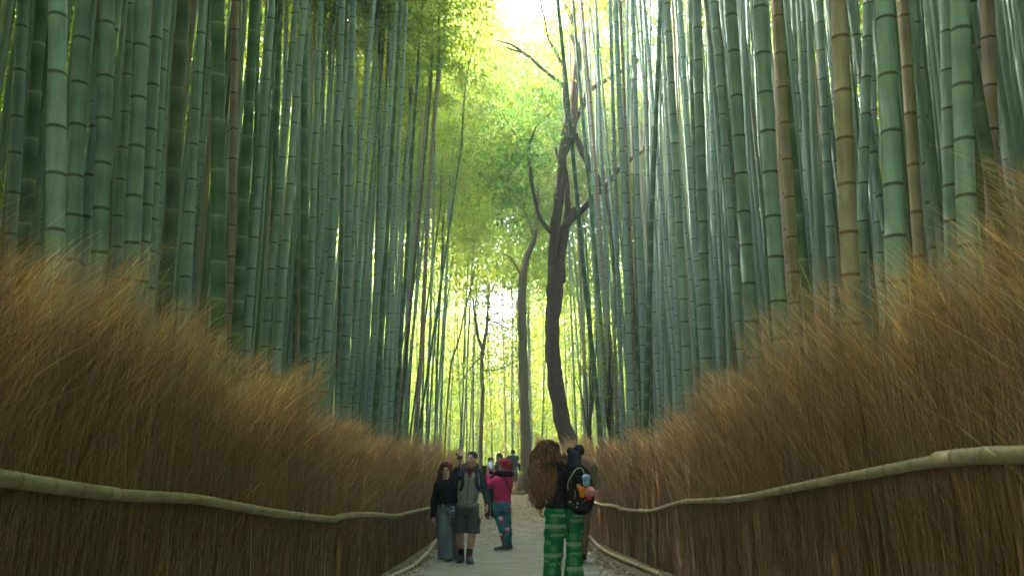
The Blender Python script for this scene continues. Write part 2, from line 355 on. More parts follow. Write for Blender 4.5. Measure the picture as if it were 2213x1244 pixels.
rail(rootL, invL, L((718,1122),(750,1113),(800,1111),(855,1114),(885,1107),(931,1096)) + [Vector((-1.535,20,.62)), Vector((-1.535,26.6,.6))], .034, .04)
rail(rootR, invR, [(1.575,-2.1,2.0),(1.575,.6,1.9),(1.60,1.7,1.83)] + R_((2330,972),(2213,982),(2120,984),(2028,992)), .033, .036)
rail(rootR, invR, R_((2045,992),(1966,1006),(1823,1033),(1708,1055),(1584,1078),(1475,1083)), .029, .030)
rail(rootR, invR, R_((1485,1081),(1440,1093),(1408,1103),(1370,1102),(1338,1099)), .029, .032)
rail(rootR, invR, R_((1344,1097),(1320,1091),(1300,1090),(1281,1083)) + [Vector((1.535,20,.68)), Vector((1.44,27,.62))], .034, .04)
# low rails lying along the foot of each fence
def foot(side, px, py):
    # hit the ground profile
    u, v = (px-CX)/F, -(py-CY)/F; dy, dz = CP-v*SP, SP+v*CP
    for t in np.arange(5, 60, .02):
        if CAMZ+dz*t <= float(G(dy*t))+.05: return Vector((u*t, dy*t, float(G(dy*t))+.05))
fl = [foot(-1, *q) for q in ((850,1243),(893,1222),(925,1192),(943,1166))]
rail(rootL, invL, [Vector((-1.47,-2,1.4)), Vector((-1.47,2.8,1.0)), Vector((-1.50,7.5,.53)), Vector((-1.48,10,.33)), fl[0], fl[1]], .036, .032)
rail(rootL, invL, [fl[1], fl[2], fl[3], Vector((-1.47,22,-.03))], .034, .036)
fr = [foot(1, *q) for q in ((1428,1243),(1385,1224),(1340,1206),(1302,1186),(1271,1157))]
rail(rootR, invR, [Vector((1.50,-2,1.4)), Vector((1.52,2.8,1.0)), Vector((1.62,7.5,.53)), Vector((1.56,9.5,.36)), fr[0], fr[1], fr[2]], .036, .034)
rail(rootR, invR, [fr[2], fr[3], fr[4], Vector((1.46,22,-.03))], .036, .036)
def tie(root, inv, p, q):
    p, q = np.array(p), np.array(q); d = (q-p)/np.linalg.norm(q-p); A = np.cross(d, [0,0,1.]); A /= np.linalg.norm(A); B = np.cross(d, A)
    for s_ in (-.008, 0, .008):
        th = np.linspace(0, 2*math.pi, 17); P = [p+d*s_+.034*(A*math.cos(a)+B*math.sin(a)) for a in th]
        if s_ == -.008: mb = MB()
        add_tube(mb, np.array(P)-inv, .004, 5, (.03,.025,.02), 0, False)
    obj('wire_tie', mb.mesh('wire_tie'), M['litter'], root)
tie(rootL, invL, fl[1], fl[2]); tie(rootL, invL, fl[2], fl[3]); tie(rootR, invR, fr[1], fr[2]); tie(rootR, invR, fr[3], fr[4]); tie(rootR, invR, fr[0], fr[1])
# ---------------------------------------------------------------- bamboo
def culm_mesh(name, cf, z1, R, taper, sides=14, seed=0, z0=0.0, jit=1.0):
    """cf(z)->(x,y) centre offset; nodes get a ridge, a line and a waxy band"""
    r = np.random.default_rng(seed); z = z0 + r.uniform(.05,.25); Z = [z0]; K = [1.]; C = [(0,0)]
    while z < z1-.1:
        Z += [z-.07, z-.016, z-.006, z+.004, z+.016]; K += [1., 1.0, 1.05, 1.055, .985]; C += [(0,.5), (0,1), (1,0), (1,0), (0,.5)]
        z += min(.22+.042*z, .46)*r.uniform(.86,1.12)*jit
        Z.append(z-.16); K.append(.985); C.append((0,0))
    Z.append(z1); K.append(1); C.append((0,0)); Z = np.array(Z); o_ = np.argsort(Z, kind='stable'); Z = Z[o_]; K = np.array(K)[o_]; C = np.array(C, float)[o_]
    rr = R*K*np.clip(1-taper*Z, .2, 1)
    th = np.arange(sides)*2*math.pi/sides; cx, cy = cf(Z)
    V = np.stack([cx[:,None]+rr[:,None]*np.cos(th), cy[:,None]+rr[:,None]*np.sin(th), np.tile(Z[:,None], (1,sides))], -1).reshape(-1,3)
    n = len(Z); i = np.arange(n-1)[:,None]*sides; j = np.arange(sides)[None]; j2 = (j+1)%sides
    Fq = np.stack([i+j, i+j2, i+sides+j2, i+sides+j], -1).reshape(-1,4)
    c = np.repeat(np.concatenate([C, C[:,:1]*0], 1), sides, 0)
    return V, Fq, c
BG = np.array([[.20,.28,.040],[.27,.33,.045],[.150,.225,.035],[.34,.33,.05],[.23,.30,.055]])
def crown_mesh(seed, H=7.5, arch=2.4, nb=30, leaves=95, leafL=.15, leafW=.026):
    """arching tip of a bamboo with whorls of fine leafy side branches; origin where it leaves the culm"""
    r = np.random.default_rng(seed); mb = MB()
    t = np.linspace(0,1,18); P = np.stack([arch*t**2.2, .25*np.sin(t*3+seed)*t, H*(t-.10*t**3)], 1)
    add_tube(mb, P, .034*(1-.88*t), 6, (.06,.13,.05), 0, False)
    Cs, Ds = [], []
    for k in range(nb):
        u = .02+.97*(k/nb)**.9; p = np.array([np.interp(u, t, P[:,a]) for a in range(3)])
        for s in range(2):
            az = k*2.4 + s*2.6 + r.uniform(-.5,.5); Lb = (1.5-.9*u)*r.uniform(.7,1.25)
            q = np.linspace(0,1,6)[:,None]; dr = np.array([math.cos(az), math.sin(az), 0])
            B = p + dr*Lb*q + np.array([0,0,1])*Lb*(.50*q-.62*q**2)
            add_tube(mb, B, .006*(1-.7*q[:,0]), 3, (.09,.15,.05), 0, False)
            n = int(leaves*Lb/1.3); w = r.uniform(.18,1.05,n); c = np.stack([np.interp(w, q[:,0], B[:,a]) for a in range(3)],1)
            c += r.normal(0,.13,(n,3))*np.array([1,1,.8]); Cs.append(c)
            Ds.append(dr*.5 + r.normal(0,.6,(n,3)) + np.array([0,0,-.45]))
    C_ = np.concatenate(Cs); D = np.concatenate(Ds); n = len(C_)
    N = r.normal(0,.6,(n,3)) + np.array([0,0,1.]); V, f = leaf_quads(C_, D, N, leafL*r.uniform(.7,1.3,n), leafW*r.uniform(.8,1.3,n))
    col = BG[r.integers(0,5,n)]*r.uniform(.75,1.25,(n,1)); mb.add(V, f, np.repeat(col,4,0), 1)
    me = mb.mesh('foliage', False); me.materials.append(M['stem']); me.materials.append(M['bleaf']); return me
M['stem'] = mat_vc('bamboo_stem', .5, 20, .2)
CROWN_NEAR = [crown_mesh(s, 7.5, 1.2, 32, 55) for s in (1,2,3)]
CROWN = [crown_mesh(s, 7.5, 2.2, 30, 52, .19, .036) for s in (11,12,13,14)]
HAND = """27 6 14 b|46 33 29 b|86 65 31 g|97 89 18 b|122 120 43 b|150 147 8 b|175 163 37 b|206 192 20 b|233 221 37 b|254 241 6 p|263 252 14 b|279 259 24 b
306 292 36 b|340 323 29 b|363 344 16 b|388 369 33 o|409 390 11 b|418 398 8 g|433 412 23 b|450 432 14 b|457 446 10 b|475 475 34 g|495 494 4 t|510 505 20 p|526 520 10 b|540 527 26 g|557 543 8 b
578 557 20 b|584 581 8 t|603 593 15 g|617 608 13 b|630 603 17 b|648 625 18 b|655 656 18 g|643 640 10 g|670 664 9 b|688 678 16 b|700 695 12 b|711 707 10 b|737 723 18 b|744 738 10 o|759 753 18 b|768 762 6 b|778 772 6 g|785 779 8 b|799 773 14 b|811 789 12 b|814 804 7 b|825 817 7 o|840 823 9 b|852 832 10 b|862 843 11 g|874 857 10 b|877 872 6 g|894 876 8 b|906 887 9 g|935 908 7 p|922 901 6 b|956 925 7 b|994 936 4 g|998 958 5 g|1030 985 6 g
1216 1245 11 g|1259 1283 8 b|1274 1286 6 b|1285 1290 6 b|1291 1303 9 b|1321 1330 10 b|1334 1346 15 b|1349 1352 6 b|1357 1357 9 b|1368 1377 14 b|1385 1387 5 g|1394 1399 9 o|1404 1406 7 b|1421 1411 13 g|1426 1428 9 b|1433 1447 10 b|1445 1462 19 b|1459 1474 7 t|1473 1493 15 b|1492 1499 11 g|1510 1517 24 b|1532 1542 11 b
1552 1575 19 b|1566 1577 9 o|1584 1604 30 b|1604 1620 10 b|1620 1630 12 b|1630 1645 10 b|1651 1670 36 b|1684 1701 25 t|1705 1718 12 b|1719 1728 12 g|1734 1741 18 b|1748 1750 8 t|1766 1772 11 t|1778 1792 20 b|1768 1785 8 b|1813 1826 40 t|1838 1842 10 g|1848 1848 12 b|1868 1862 25 b|1886 1897 18 b|1918 1930 44 b|1950 1960 17 p|1971 1978 22 b|1989 1998 10 g|2000 2001 5 t|2008 2010 16 g|2021 2028 17 b|2045 2053 31 b
2084 2093 45 b|2111 2121 13 b|2140 2148 34 p|2173 2183 24 b|2190 2199 10 b|2206 2211 20 g"""
ORD = ['','first','second','third','fourth','fifth','sixth','seventh','eighth','ninth','tenth','eleventh','twelfth','thirteenth','fourteenth','fifteenth','sixteenth','seventeenth','eighteenth','nineteenth']
TENS = {2:'twenty',3:'thirty',4:'forty',5:'fifty'}
def ordinal(n):
    if n < 20: return ORD[n]
    if n%10 == 0: return TENS[n//10][:-1]+'ieth'
    return TENS[n//10]+' '+ORD[n%10]
CNAME = {'b':'blue green','g':'deep green','o':'olive','t':'tan','p':'pinkish grey'}
rows = [tuple(q.split()) for ln in HAND.split('\n') for q in ln.split('|')]
rows = [(float(a), float(b), float(w), c) for a,b,w,c in rows]
cnt = {}; taken = []
def lean_arch(sx, side):     # centre offset with height: straight lean low down, gentle bow
    return lambda z, s=sx: (s*z + 0*z, 0*z)
order = sorted([r for r in rows if r[0] < 1106], key=lambda r: r[1]) + sorted([r for r in rows if r[0] > 1106], key=lambda r: -r[1])
def top_off(i, x): return 0
for k, (xa, xb, w, ty) in enumerate(order):
    side = -1 if xa < 1106 else 1
    D = .118 if w >= 12 else (.100 if w >= 8 else .085)
    D *= random.uniform(.95, 1.08)
    for _ in range(40):
        d = F*D/w*.985
        A, B = at(xa,100,d), at(xb,400,d); sl = (A.x-B.x)/(A.z-B.z); z0 = float(G(d)); bx = B.x - sl*(B.z-z0)
        if side*bx >= max(2.0, abs(float(FX[side](d)))+.27): break
        D *= 1.03
    yj = 0
    for (tx, ty_, tr) in taken:      # keep culms from growing through each other at the foot
        if math.hypot(bx-tx, d-ty_) < tr + D*.6: yj += .001
    taken.append((bx, d, D*.6))
    H = random.uniform(10.5, 13.0) if side < 0 else random.uniform(15, 17.5)
    bow = random.uniform(-.012,.012); bd = random.uniform(-.01,.01)
    cf = lambda z, s=sl, b=bow, b2=bd: (s*z + b*np.sin((z-1)*.9), b2*z + 0*z)
    V, Fq, c = culm_mesh('culm', cf, H, D*.5*1.0, .022, 16 if w > 12 else 10, k+100)
    cnt[(side,ty)] = cnt.get((side,ty), 0) + 1; n_ = cnt[(side,ty)]
    root = empty('bamboo', (bx, d, z0-.02))
    obj('culm', mesh_np('culm', V, Fq, c), M[ty], root)
    sz = 'broad' if w >= 24 else ('medium' if w >= 12 else 'slender'); sd = 'left' if side < 0 else 'right'
    tag(root, f"{sz} {CNAME[ty]} bamboo behind {sd} fence, {ordinal(n_)} {CNAME[ty]} one from {sd} edge", 'bamboo', 'bamboos standing behind the brushwood fences')
    tp = cf(np.array([H]))
    cr = bpy.data.objects.new('foliage', (CROWN_NEAR if d < 16 else CROWN)[k%3]); COL.objects.link(cr); cr.parent = root
    cr.location = (tp[0][0], tp[1][0], H-.02); cr.rotation_euler = (0, 0, (math.pi if side > 0 and d > 30 else 0)+random.uniform(-1.0,1.0)); s_ = random.uniform(.85,1.15); cr.scale = (s_,s_,s_)
# filler individuals deeper in the grove
protos = []
for k in range(12):
    sx = random.uniform(-.02,.02); b = random.uniform(-.03,.03); ph = random.uniform(0,6)
    cf = lambda z, s=sx, b=b, ph=ph: (s*z + b*np.sin(z*.6+ph)-b*math.sin(ph), b*.6*np.sin(z*.5))
    V, Fq, c = culm_mesh('culm', cf, 11.5, .05, .024, 10, k+900); me = mesh_np('culm', V, Fq, c); me.materials.append(M['b']); protos.append((me, cf))
PT = [(t[0], t[1]) for t in taken]
def free(x, y, r=.38): return all((x-a)**2+(y-b)**2 > r*r for a, b in PT[-400:])
n_f = 0; tries = 0
while n_f < 180 and tries < 20000:
    tries += 1; side = random.choice((-1,1)); y = random.uniform(4.0, 44)**1.0
    lat = random.uniform(3.3 if y < 16 else 2.4, 4.0 + .14*y)
    if random.random() > .35 + y/55: continue
    x = side*lat
    if not free(x, y): continue
    # keep far individuals from filling the open avenue
    PT.append((x, y)); n_f += 1
    me, cf = protos[n_f%12]; z0 = float(G(y))
    root = empty('bamboo', (x, y, z0-.02), 0)
    cu = bpy.data.objects.new('culm', me); COL.objects.link(cu); cu.parent = root
    ty = random.choices('bgotp', (66,20,8,3,3))[0]
    cu.material_slots[0].link = 'OBJECT'; cu.material_slots[0].material = M[ty]
    s_ = random.uniform(.8,1.2); kz = 1.4 if (side > 0 and y < 33) else 1.0; cu.scale = (s_, s_, kz)
    lean = random.gauss(-side*.035, .025); root.rotation_euler = (random.gauss(0,.015), lean, 0)
    tp = cf(np.array([11.5])); cr = bpy.data.objects.new('foliage', random.choice(CROWN)); COL.objects.link(cr); cr.parent = root
    cr.location = (tp[0][0]*s_, tp[1][0]*s_, 11.5*kz-.04); cr.rotation_euler = (0,0,(math.pi if (side > 0) == (y > 31) else 0)+random.uniform(-1.0,1.0)); q = random.uniform(.85,1.2); cr.scale = (q,q,q)
    sd = 'left' if side < 0 else 'right'; band = 'near' if y < 16 else ('middle' if y < 30 else 'far')
    tag(root, f"{CNAME[ty]} bamboo deep in the {sd} grove, {band} stretch, half hidden by front culms", 'bamboo', f"{CNAME[ty]} bamboos deep in the {sd} grove, {band} stretch")
# beyond those: the uncountable rest of the grove
def grove(name, pts, label, kind='stuff'):
    mb = MB()
    for k, (x, y, R, ln, ty) in enumerate(pts):
        z0 = float(G(y)); n = 30; Z = np.linspace(0, 15, n); r = np.random.default_rng(k)
        cx = ln*Z + .05*np.sin(Z*.5+k); th = np.arange(6)*math.pi/3; rr = R*(1-.05*Z)
        V = np.stack([x+cx[:,None]+rr[:,None]*np.cos(th), y+rr[:,None]*np.sin(th)+0*cx[:,None], z0-.02+np.tile(Z[:,None],(1,6))], -1).reshape(-1,3)
        i = np.arange(n-1)[:,None]*6; j = np.arange(6)[None]; j2 = (j+1)%6
        mb.add(V, np.stack([i+j,i+j2,i+6+j2,i+6+j],-1).reshape(-1,4), np.repeat([(.15*r.random(),.3*r.random(),0)], len(V), 0), ty)
    o = obj(name, mb.mesh(name), [M['b'], M['g'], M['t']]); tag(o, label, 'bamboo grove', kind=kind)
pts = []
for side in (-1,1):
    for _ in range(700 if side < 0 else 950):
        y = random.uniform(1.5, 42); lat = random.uniform(3.4+.05*y, 8+.15*y); pts.append((side*lat, y, random.uniform(.04,.065), -side*random.uniform(-.01,.04), random.choices((0,1,2),(6,3,1))[0]))
    for _ in range(300):
        y = random.uniform(5, 60); lat = random.uniform(4.5+.10*y, 13+.25*y); pts.append((side*lat, y, random.uniform(.04,.06), -side*random.uniform(-.01,.05), random.choices((0,1,2),(6,3,1))[0]))
for _ in range(420):
    y = random.uniform(46, 92); x = random.uniform(-15,15)
    pts.append((x, y, random.uniform(.04,.055), random.gauss(0,.03), random.choices((0,1,2),(3,3,4))[0]))
grove('bamboo_grove', pts, 'countless thin bamboo culms filling the grove far behind both fences and beyond the path')
# far foliage, plus canopy added for shade: clumps of leaves
def leaf_cloud(cl, per, spread, L, W, seed, cols):
    r = np.random.default_rng(seed); cl = np.asarray(cl, float); n = len(cl)*per
    C_ = np.repeat(cl, per, 0) + r.normal(0,1,(n,3))*np.asarray(spread)
    D = r.normal(0,.7,(n,3)) + np.array([0,0,-.5]); N = r.normal(0,.7,(n,3)) + np.array([0,0,1.])
    V, f = leaf_quads(C_, D, N, L*r.uniform(.6,1.3,n), W*r.uniform(.7,1.3,n))
    c = np.repeat(cols[r.integers(0,len(cols),len(cl))], per, 0)*r.uniform(.7,1.3,(n,1))
    return V, f, np.repeat(c, 4, 0)
cl = []
for side in (-1,1):
    for _ in range(520):
        y = random.uniform(4, 70); lat = random.uniform(8+.12*y, 16+.3*y); cl.append((side*lat, y, random.uniform(1.0, 15)))
for _ in range(3600):
    y = random.uniform(48, 105); x = random.uniform(-18, 18); z = random.uniform(-.5, 19)
    # open sky above the far end of the path
    if abs(x+.9) < 2.2 and z > 8+random.uniform(0,4): continue
    cl.append((x, y, z))
for _ in range(3000):   # unseen canopy added over and behind the near stretch to darken it
    y = random.uniform(-26, 14); x = random.uniform(-17, 17)
    if abs(x) < 3.0 and y > 8.0: continue  # slot left open so skylight reaches the walkers
    cl.append((x, y, random.uniform(11, 18)))
for _ in range(800):   # unseen thicket added at the viewer's back and flanks to block light
    y = random.uniform(-24, -9); x = random.uniform(-17, 17); cl.append((x, y, random.uniform(1, 10)))
for _ in range(820):   # light crowns arching high over the far half of the path
    y = random.uniform(40, 66); e = random.uniform(.19, .50); x = random.gauss(0, 3.2)
    ex = x*55/y
    if (abs(ex+.75) < .5 and .24 < e < .275) or (.35 < ex < 1.25 and e > .43): continue
    cl.append((x, y, 1.75+y*e))
for _ in range(300):   # the left grove leans its bright tops over the path
    y = random.uniform(34, 62); e = random.uniform(.30, .56); x = -random.uniform(.045, .115)*y*random.uniform(.6,1)
    if x/y > -.012-.05*(e-.3): continue
    cl.append((x, y, 1.75+y*e))
for side in (-1,1):
    for _ in range(900):      # leaf roof added over the grove sides to keep them dark
        y = random.uniform(-10, 55); cl.append((side*random.uniform(4.5 if y < 20 else 7, 17), y, random.uniform(15.5, 19)))
    for _ in range(1900):
        y = random.uniform(-12, 50); cl.append((side*random.uniform(9, 15)*(1+max(0,y-20)/60), y, random.uniform(.5, 15)))
V, f, c = leaf_cloud(cl, 130, (.95,.95,.7), .32, .085, 5, BG*1.1)
o = obj('distant_and_shade_foliage', mesh_np('distant_and_shade_foliage', V, f, c, False), M['bleaf']); tag(o, 'bright yellow green mass of distant bamboo leaves, plus unseen canopy added to shade the grove', 'foliage', kind='stuff')
# ---------------------------------------------------------------- trees
def limb(mb, pts, d, inv, n=10, extra=None):
    """pts (px,py,width_px[,depth offset]) -> tapered limb"""
    P = []; R = []
    for q in pts:
        dd = d + (q[3] if len(q) > 3 else 0); P.append(tuple(at(q[0], q[1], dd))); R.append(q[2]*.5*dd/F/1.0)
    S = spline([p+(r,) for p, r in zip(P, R)], 5); pos = S[:,:3]
    pos = pos + .012*np.stack([np.sin(pos[:,2]*6+pos[:,0]), np.cos(pos[:,2]*5), pos[:,0]*0],1)
    rr = np.maximum(S[:,3], .006)*(1+.05*np.sin(np.arange(len(S))*1.3))
    add_tube(mb, pos - inv, rr, n)
def crown_leaves(cents, per, spread, inv, L, W, seed, cols, d=None):
    r = np.random.default_rng(seed); cl = np.asarray(cents, float)
    sub = np.repeat(cl, 14, 0) + r.normal(0,1,(len(cl)*14,3))*spread
    V, f, c = leaf_cloud(sub, per//14, (.17,.17,.11), L, W, seed+1, cols); return V-inv, f, c
d1 = 27.0; b1 = at(1240, 990, d1); inv = np.array((b1.x, d1, float(G(d1))-.05)); t1 = empty('tree', inv)
tag(t1, 'dark crooked forked broadleaf tree rising behind the right fence above the curly haired person', 'tree')
mb = MB()
limb(mb, [(1250,1150,56),(1246,1060,46),(1240,1000,40),(1227,950,37),(1214,904,34),(1203,839,34),(1195,769,32),(1193,712,31),(1196,670,33),(1199,628,37),(1203,590,36),(1206,560,30)], d1, inv, 16)
limb(mb, [(1194,612,20),(1192,590,19),(1195,545,20),(1201,483,23),(1208,427,23),(1214,370,20),(1217,320,18),(1219,292,16),(1225,262,11),(1222,225,9),(1219,183,9),(1218,149,8),(1208,127,7),(1191,96,6),(1183,73,6),(1174,34,5),(1169,0,5),(1165,-60,3)], d1, inv, 12)
limb(mb, [(1209,610,26),(1209,553,27),(1217,505,25),(1226,478,19),(1226,441,14),(1226,412,13),(1221,376,13),(1217,345,14),(1224,318,18),(1233,300,21),(1241,253,17),(1241,197,18),(1248,141,18),(1247,105,18),(1238,70,16),(1237,40,15),(1246,18,9),(1256,-4,8),(1265,-60,5)], d1+.25, inv, 12)
limb(mb, [(1237,45,12),(1225,17,9),(1216,-5,7),(1205,-60,4)], d1+.25, inv, 8)
limb(mb, [(1222,490,20),(1234,469,19),(1241,452,14),(1243,448,10)], d1+.2, inv, 10)
limb(mb, [(1232,478,14),(1262,449,15),(1279,430,15),(1312,396,14),(1330,374,12),(1360,345,10),(1391,322,8),(1393,280,7),(1400,220,6,.3)], d1+.4, inv, 10)
limb(mb, [(1218,188,8),(1200,172,8),(1169,146,8),(1150,128,7),(1132,115,7),(1107,98,5),(1090,92,4),(1072,87,3)], d1, inv, 8)
limb(mb, [(1128,114,5),(1108,108,4),(1087,100,3)], d1, inv, 6)
limb(mb, [(1242,262,12),(1250,245,12),(1263,224,12),(1268,200,13),(1298,180,12),(1318,169,11),(1346,152,8),(1377,132,6),(1410,60,5)], d1+.3, inv, 8)
limb(mb, [(1240,285,14),(1248,305,15),(1257,326,17),(1268,342,19),(1279,362,18),(1296,395,14),(1312,420,13),(1318,457,12),(1322,497,9),(1326,560,4),(1327,590,2)], d1+.4, inv, 10)
limb(mb, [(1192,502,12),(1182,492,10),(1169,472,9),(1158,441,8),(1149,393,8),(1143,351,8),(1143,322,8),(1146,305,6),(1158,276,4),(1183,250,3),(1211,225,2)], d1-.1, inv, 8)
limb(mb, [(1145,335,6),(1156,331,7),(1166,343,4)], d1-.1, inv, 6)
limb(mb, [(1144,334,6),(1132,338,5),(1123,348,4),(1112,362,3),(1098,392,2)], d1-.1, inv, 6)
limb(mb, [(1152,300,3),(1120,300,3),(1095,260,2),(1085,240,2)], d1-.1, inv, 5)
limb(mb, [(1215,372,8),(1207,345,5),(1200,318,4)], d1-.1, inv, 6)
limb(mb, [(1391,322,7),(1420,250,6),(1440,170,5),(1450,90,4)], d1+.5, inv, 6)
obj('trunk', mb.mesh('trunk'), M['bark'], t1)
cs = [at(a,b_,d1+random.uniform(-.7,.7)) for a,b_ in ((1105,200),(1130,175),(1165,190),(1190,205),(1092,262),(1110,240),(1150,225),(1180,250),(1050,350),(1062,375),(1045,392),(1075,330),(1100,300),(1100,410),(1085,430),(1125,330),(1120,385),(1168,372),(1180,340),(1080,365),(1145,270),(1065,300),(1200,290),(1110,440),(1135,300),(1175,60),(1185,110),(1320,150),(1345,110))]
TC = np.array([[.09,.19,.05],[.13,.24,.055],[.065,.14,.045],[.28,.28,.04],[.15,.25,.08]])
V, f, c = crown_leaves([tuple(q) for q in cs], 210, .34, inv, .17, .055, 3, TC*1.15)
obj('crown', mesh_np('crown', V, f, c, False), M['tleaf'], t1)
d2 = 37.0; b2 = at(1135, 1060, d2); inv = np.array((b2.x, d2, float(G(d2))-.05)); t2 = empty('tree', inv)
tag(t2, 'straight brown tree trunk with spreading roots at the far end of the path', 'tree'); mb = MB()
limb(mb, [(1137,1068,40),(1136,1040,28),(1136,1000,24),(1136,950,23),(1133,881,21),(1131,825,21),(1130,769,20),(1129,712,20),(1127,656,20),(1130,600,17),(1135,570,15),(1143,545,13),(1155,514,11),(1160,480,9),(1163,430,7),(1160,370,5)], d2, inv, 14)
limb(mb, [(1133,1020,16),(1120,1052,13),(1104,1066,7)], d2-.2, inv, 8); limb(mb, [(1140,1030,14),(1150,1056,11),(1168,1068,6)], d2-.3, inv, 8); limb(mb, [(1134,1035,14),(1132,1060,12),(1126,1074,6,-.9)], d2-.2, inv, 8)
limb(mb, [(1155,514,8),(1140,470,5),(1120,430,3)], d2, inv, 6); limb(mb, [(1130,600,6),(1105,560,4),(1085,545,2)], d2, inv, 6)
obj('trunk', mb.mesh('trunk'), M['bark2'], t2)
cs = [at(a,b_,d2+random.uniform(-1,1)) for a,b_ in ((1160,480),(1140,440),(1175,430),(1150,400),(1120,420),(1180,380),(1130,470),(1165,340),(1190,450))]
V, f, c = crown_leaves([tuple(q) for q in cs], 280, .55, inv, .18, .055, 7, BG*1.0); obj('crown', mesh_np('crown', V, f, c, False), M['tleaf'], t2)
# slender maple beyond
d3 = 43.0; inv = np.array((at(1040,1000,d3).x, d3, float(G(d3))-.05)); t3 = empty('tree', inv)
tag(t3, 'slender forked tree with layered light green leaves behind the group filming', 'tree'); mb = MB()
limb(mb, [(1039,1120,13),(1038,1040,11),(1039,950,9),(1043,853,9),(1041,797,8),(1043,757,9)], d3, inv, 8); limb(mb, [(1043,760,7),(1032,721,6),(1026,679,5),(1020,640,3)], d3, inv, 6)
limb(mb, [(1043,760,7),(1051,712,7),(1054,670,5),(1056,610,3)], d3, inv, 6); limb(mb, [(1043,800,4),(1075,798,3),(1120,780,2)], d3, inv, 5); limb(mb, [(1042,770,4),(1020,790,3),(995,830,2)], d3, inv, 5); limb(mb, [(1052,690,4),(1080,700,3),(1100,715,2)], d3, inv, 5)
obj('trunk', mb.mesh('trunk'), M['bark2'], t3)
cs = [at(a,b_,d3+random.uniform(-1,1)) for a,b_ in ((1050,690),(1080,690),(1095,710),(1060,670),(1000,800),(1030,790),(1060,790),(1090,780),(1115,770),(1020,830),(1070,740),(1110,830),(1000,700),(1040,650))]
V, f, c = crown_leaves([tuple(q) for q in cs], 160, .38, inv, .12, .07, 9, BG*.8); obj('crown', mesh_np('crown', V, f, c, False), M['tleaf'], t3)
# saplings behind the right fence
for (pxs, dd, lab) in ((((1277,690),(1291,716),(1277,730),(1262,795),(1243,812),(1283,770),(1290,800)), 22., 'small leafy sapling with bright green sprigs behind the right fence beside the dark tree'),
                       (((1316,702),(1320,722),(1318,750),(1312,800),(1322,830),(1316,870),(1326,790),(1318,900),(1305,860)), 21., 'yellowing shrub between bamboos behind the right fence, right of the bright sprigs')):
    x0 = sum(q[0] for q in pxs)/len(pxs); inv = np.array((at(x0,900,dd).x, dd, float(G(dd))-.02)); t = empty('shrub', inv); tag(t, lab, 'shrub'); mb = MB()
    pb = at(x0, 1100, dd)
    for q in pxs: limb(mb, [(x0+2,1160,4),(x0,980,4),((x0+q[0])/2,(920+q[1])/2,3),(q[0],q[1],2)], dd, inv, 5)
    obj('stem', mb.mesh('stem'), M['bark'], t)
    V, f, c = crown_leaves([tuple(at(q[0],q[1],dd)) for q in pxs], 70, .11, inv, .10, .03, 31, np.array([[.16,.25,.03],[.28,.26,.03],[.10,.17,.03],[.30,.18,.03]]))
    obj('leaves', mesh_np('leaves', V, f, c, False), M['tleaf'], t)
# leaning dead culm at the left of the bright end
inv = np.array((at(960,960,38).x, 38., float(G(38))-.02)); t = empty('bamboo', inv); tag(t, 'dead brown bamboo leaning across the bright gap at the far end of left grove', 'bamboo')
mb = MB(); limb(mb, [(955,1080,4),(972,808,4),(990,740,4),(1003,680,3),(1016,628,3),(1030,560,2)], 38, inv, 6); obj('culm', mb.mesh('culm'), M['bark2'], t)
# rocks by the far tree
for k, (a, b_, s) in enumerate(((1122,1066,.20),(1112,1068,.14),(1150,1068,.16))):
    p_ = at(a, b_, 35.6); g_ = float(G(35.6)); r = np.random.default_rng(k)
    th, ph = np.meshgrid(np.linspace(0,math.pi,10), np.linspace(0,2*math.pi,16,endpoint=False), indexing='ij'); V = np.stack([np.sin(th)*np.cos(ph), np.sin(th)*np.sin(ph), .6*np.cos(th)],-1).reshape(-1,3)
    V = V*(1+.2*sn(V, .35, k))[:,None]*s*np.array([1.4,1,1]); i = np.arange(9)[:,None]*16; j = np.arange(16)[None]; j2 = (j+1)%16
    o = obj('rock', mesh_np('rock', V, np.stack([i+j,i+16+j,i+16+j2,i+j2],-1).reshape(-1,4)), M['soil'], None, (p_.x, 35.6, g_+.02))
    tag(o, ('largest grey rock at the foot of the far tree','small grey rock left of the far tree roots','grey rock right of the far tree roots')[k], 'rock')
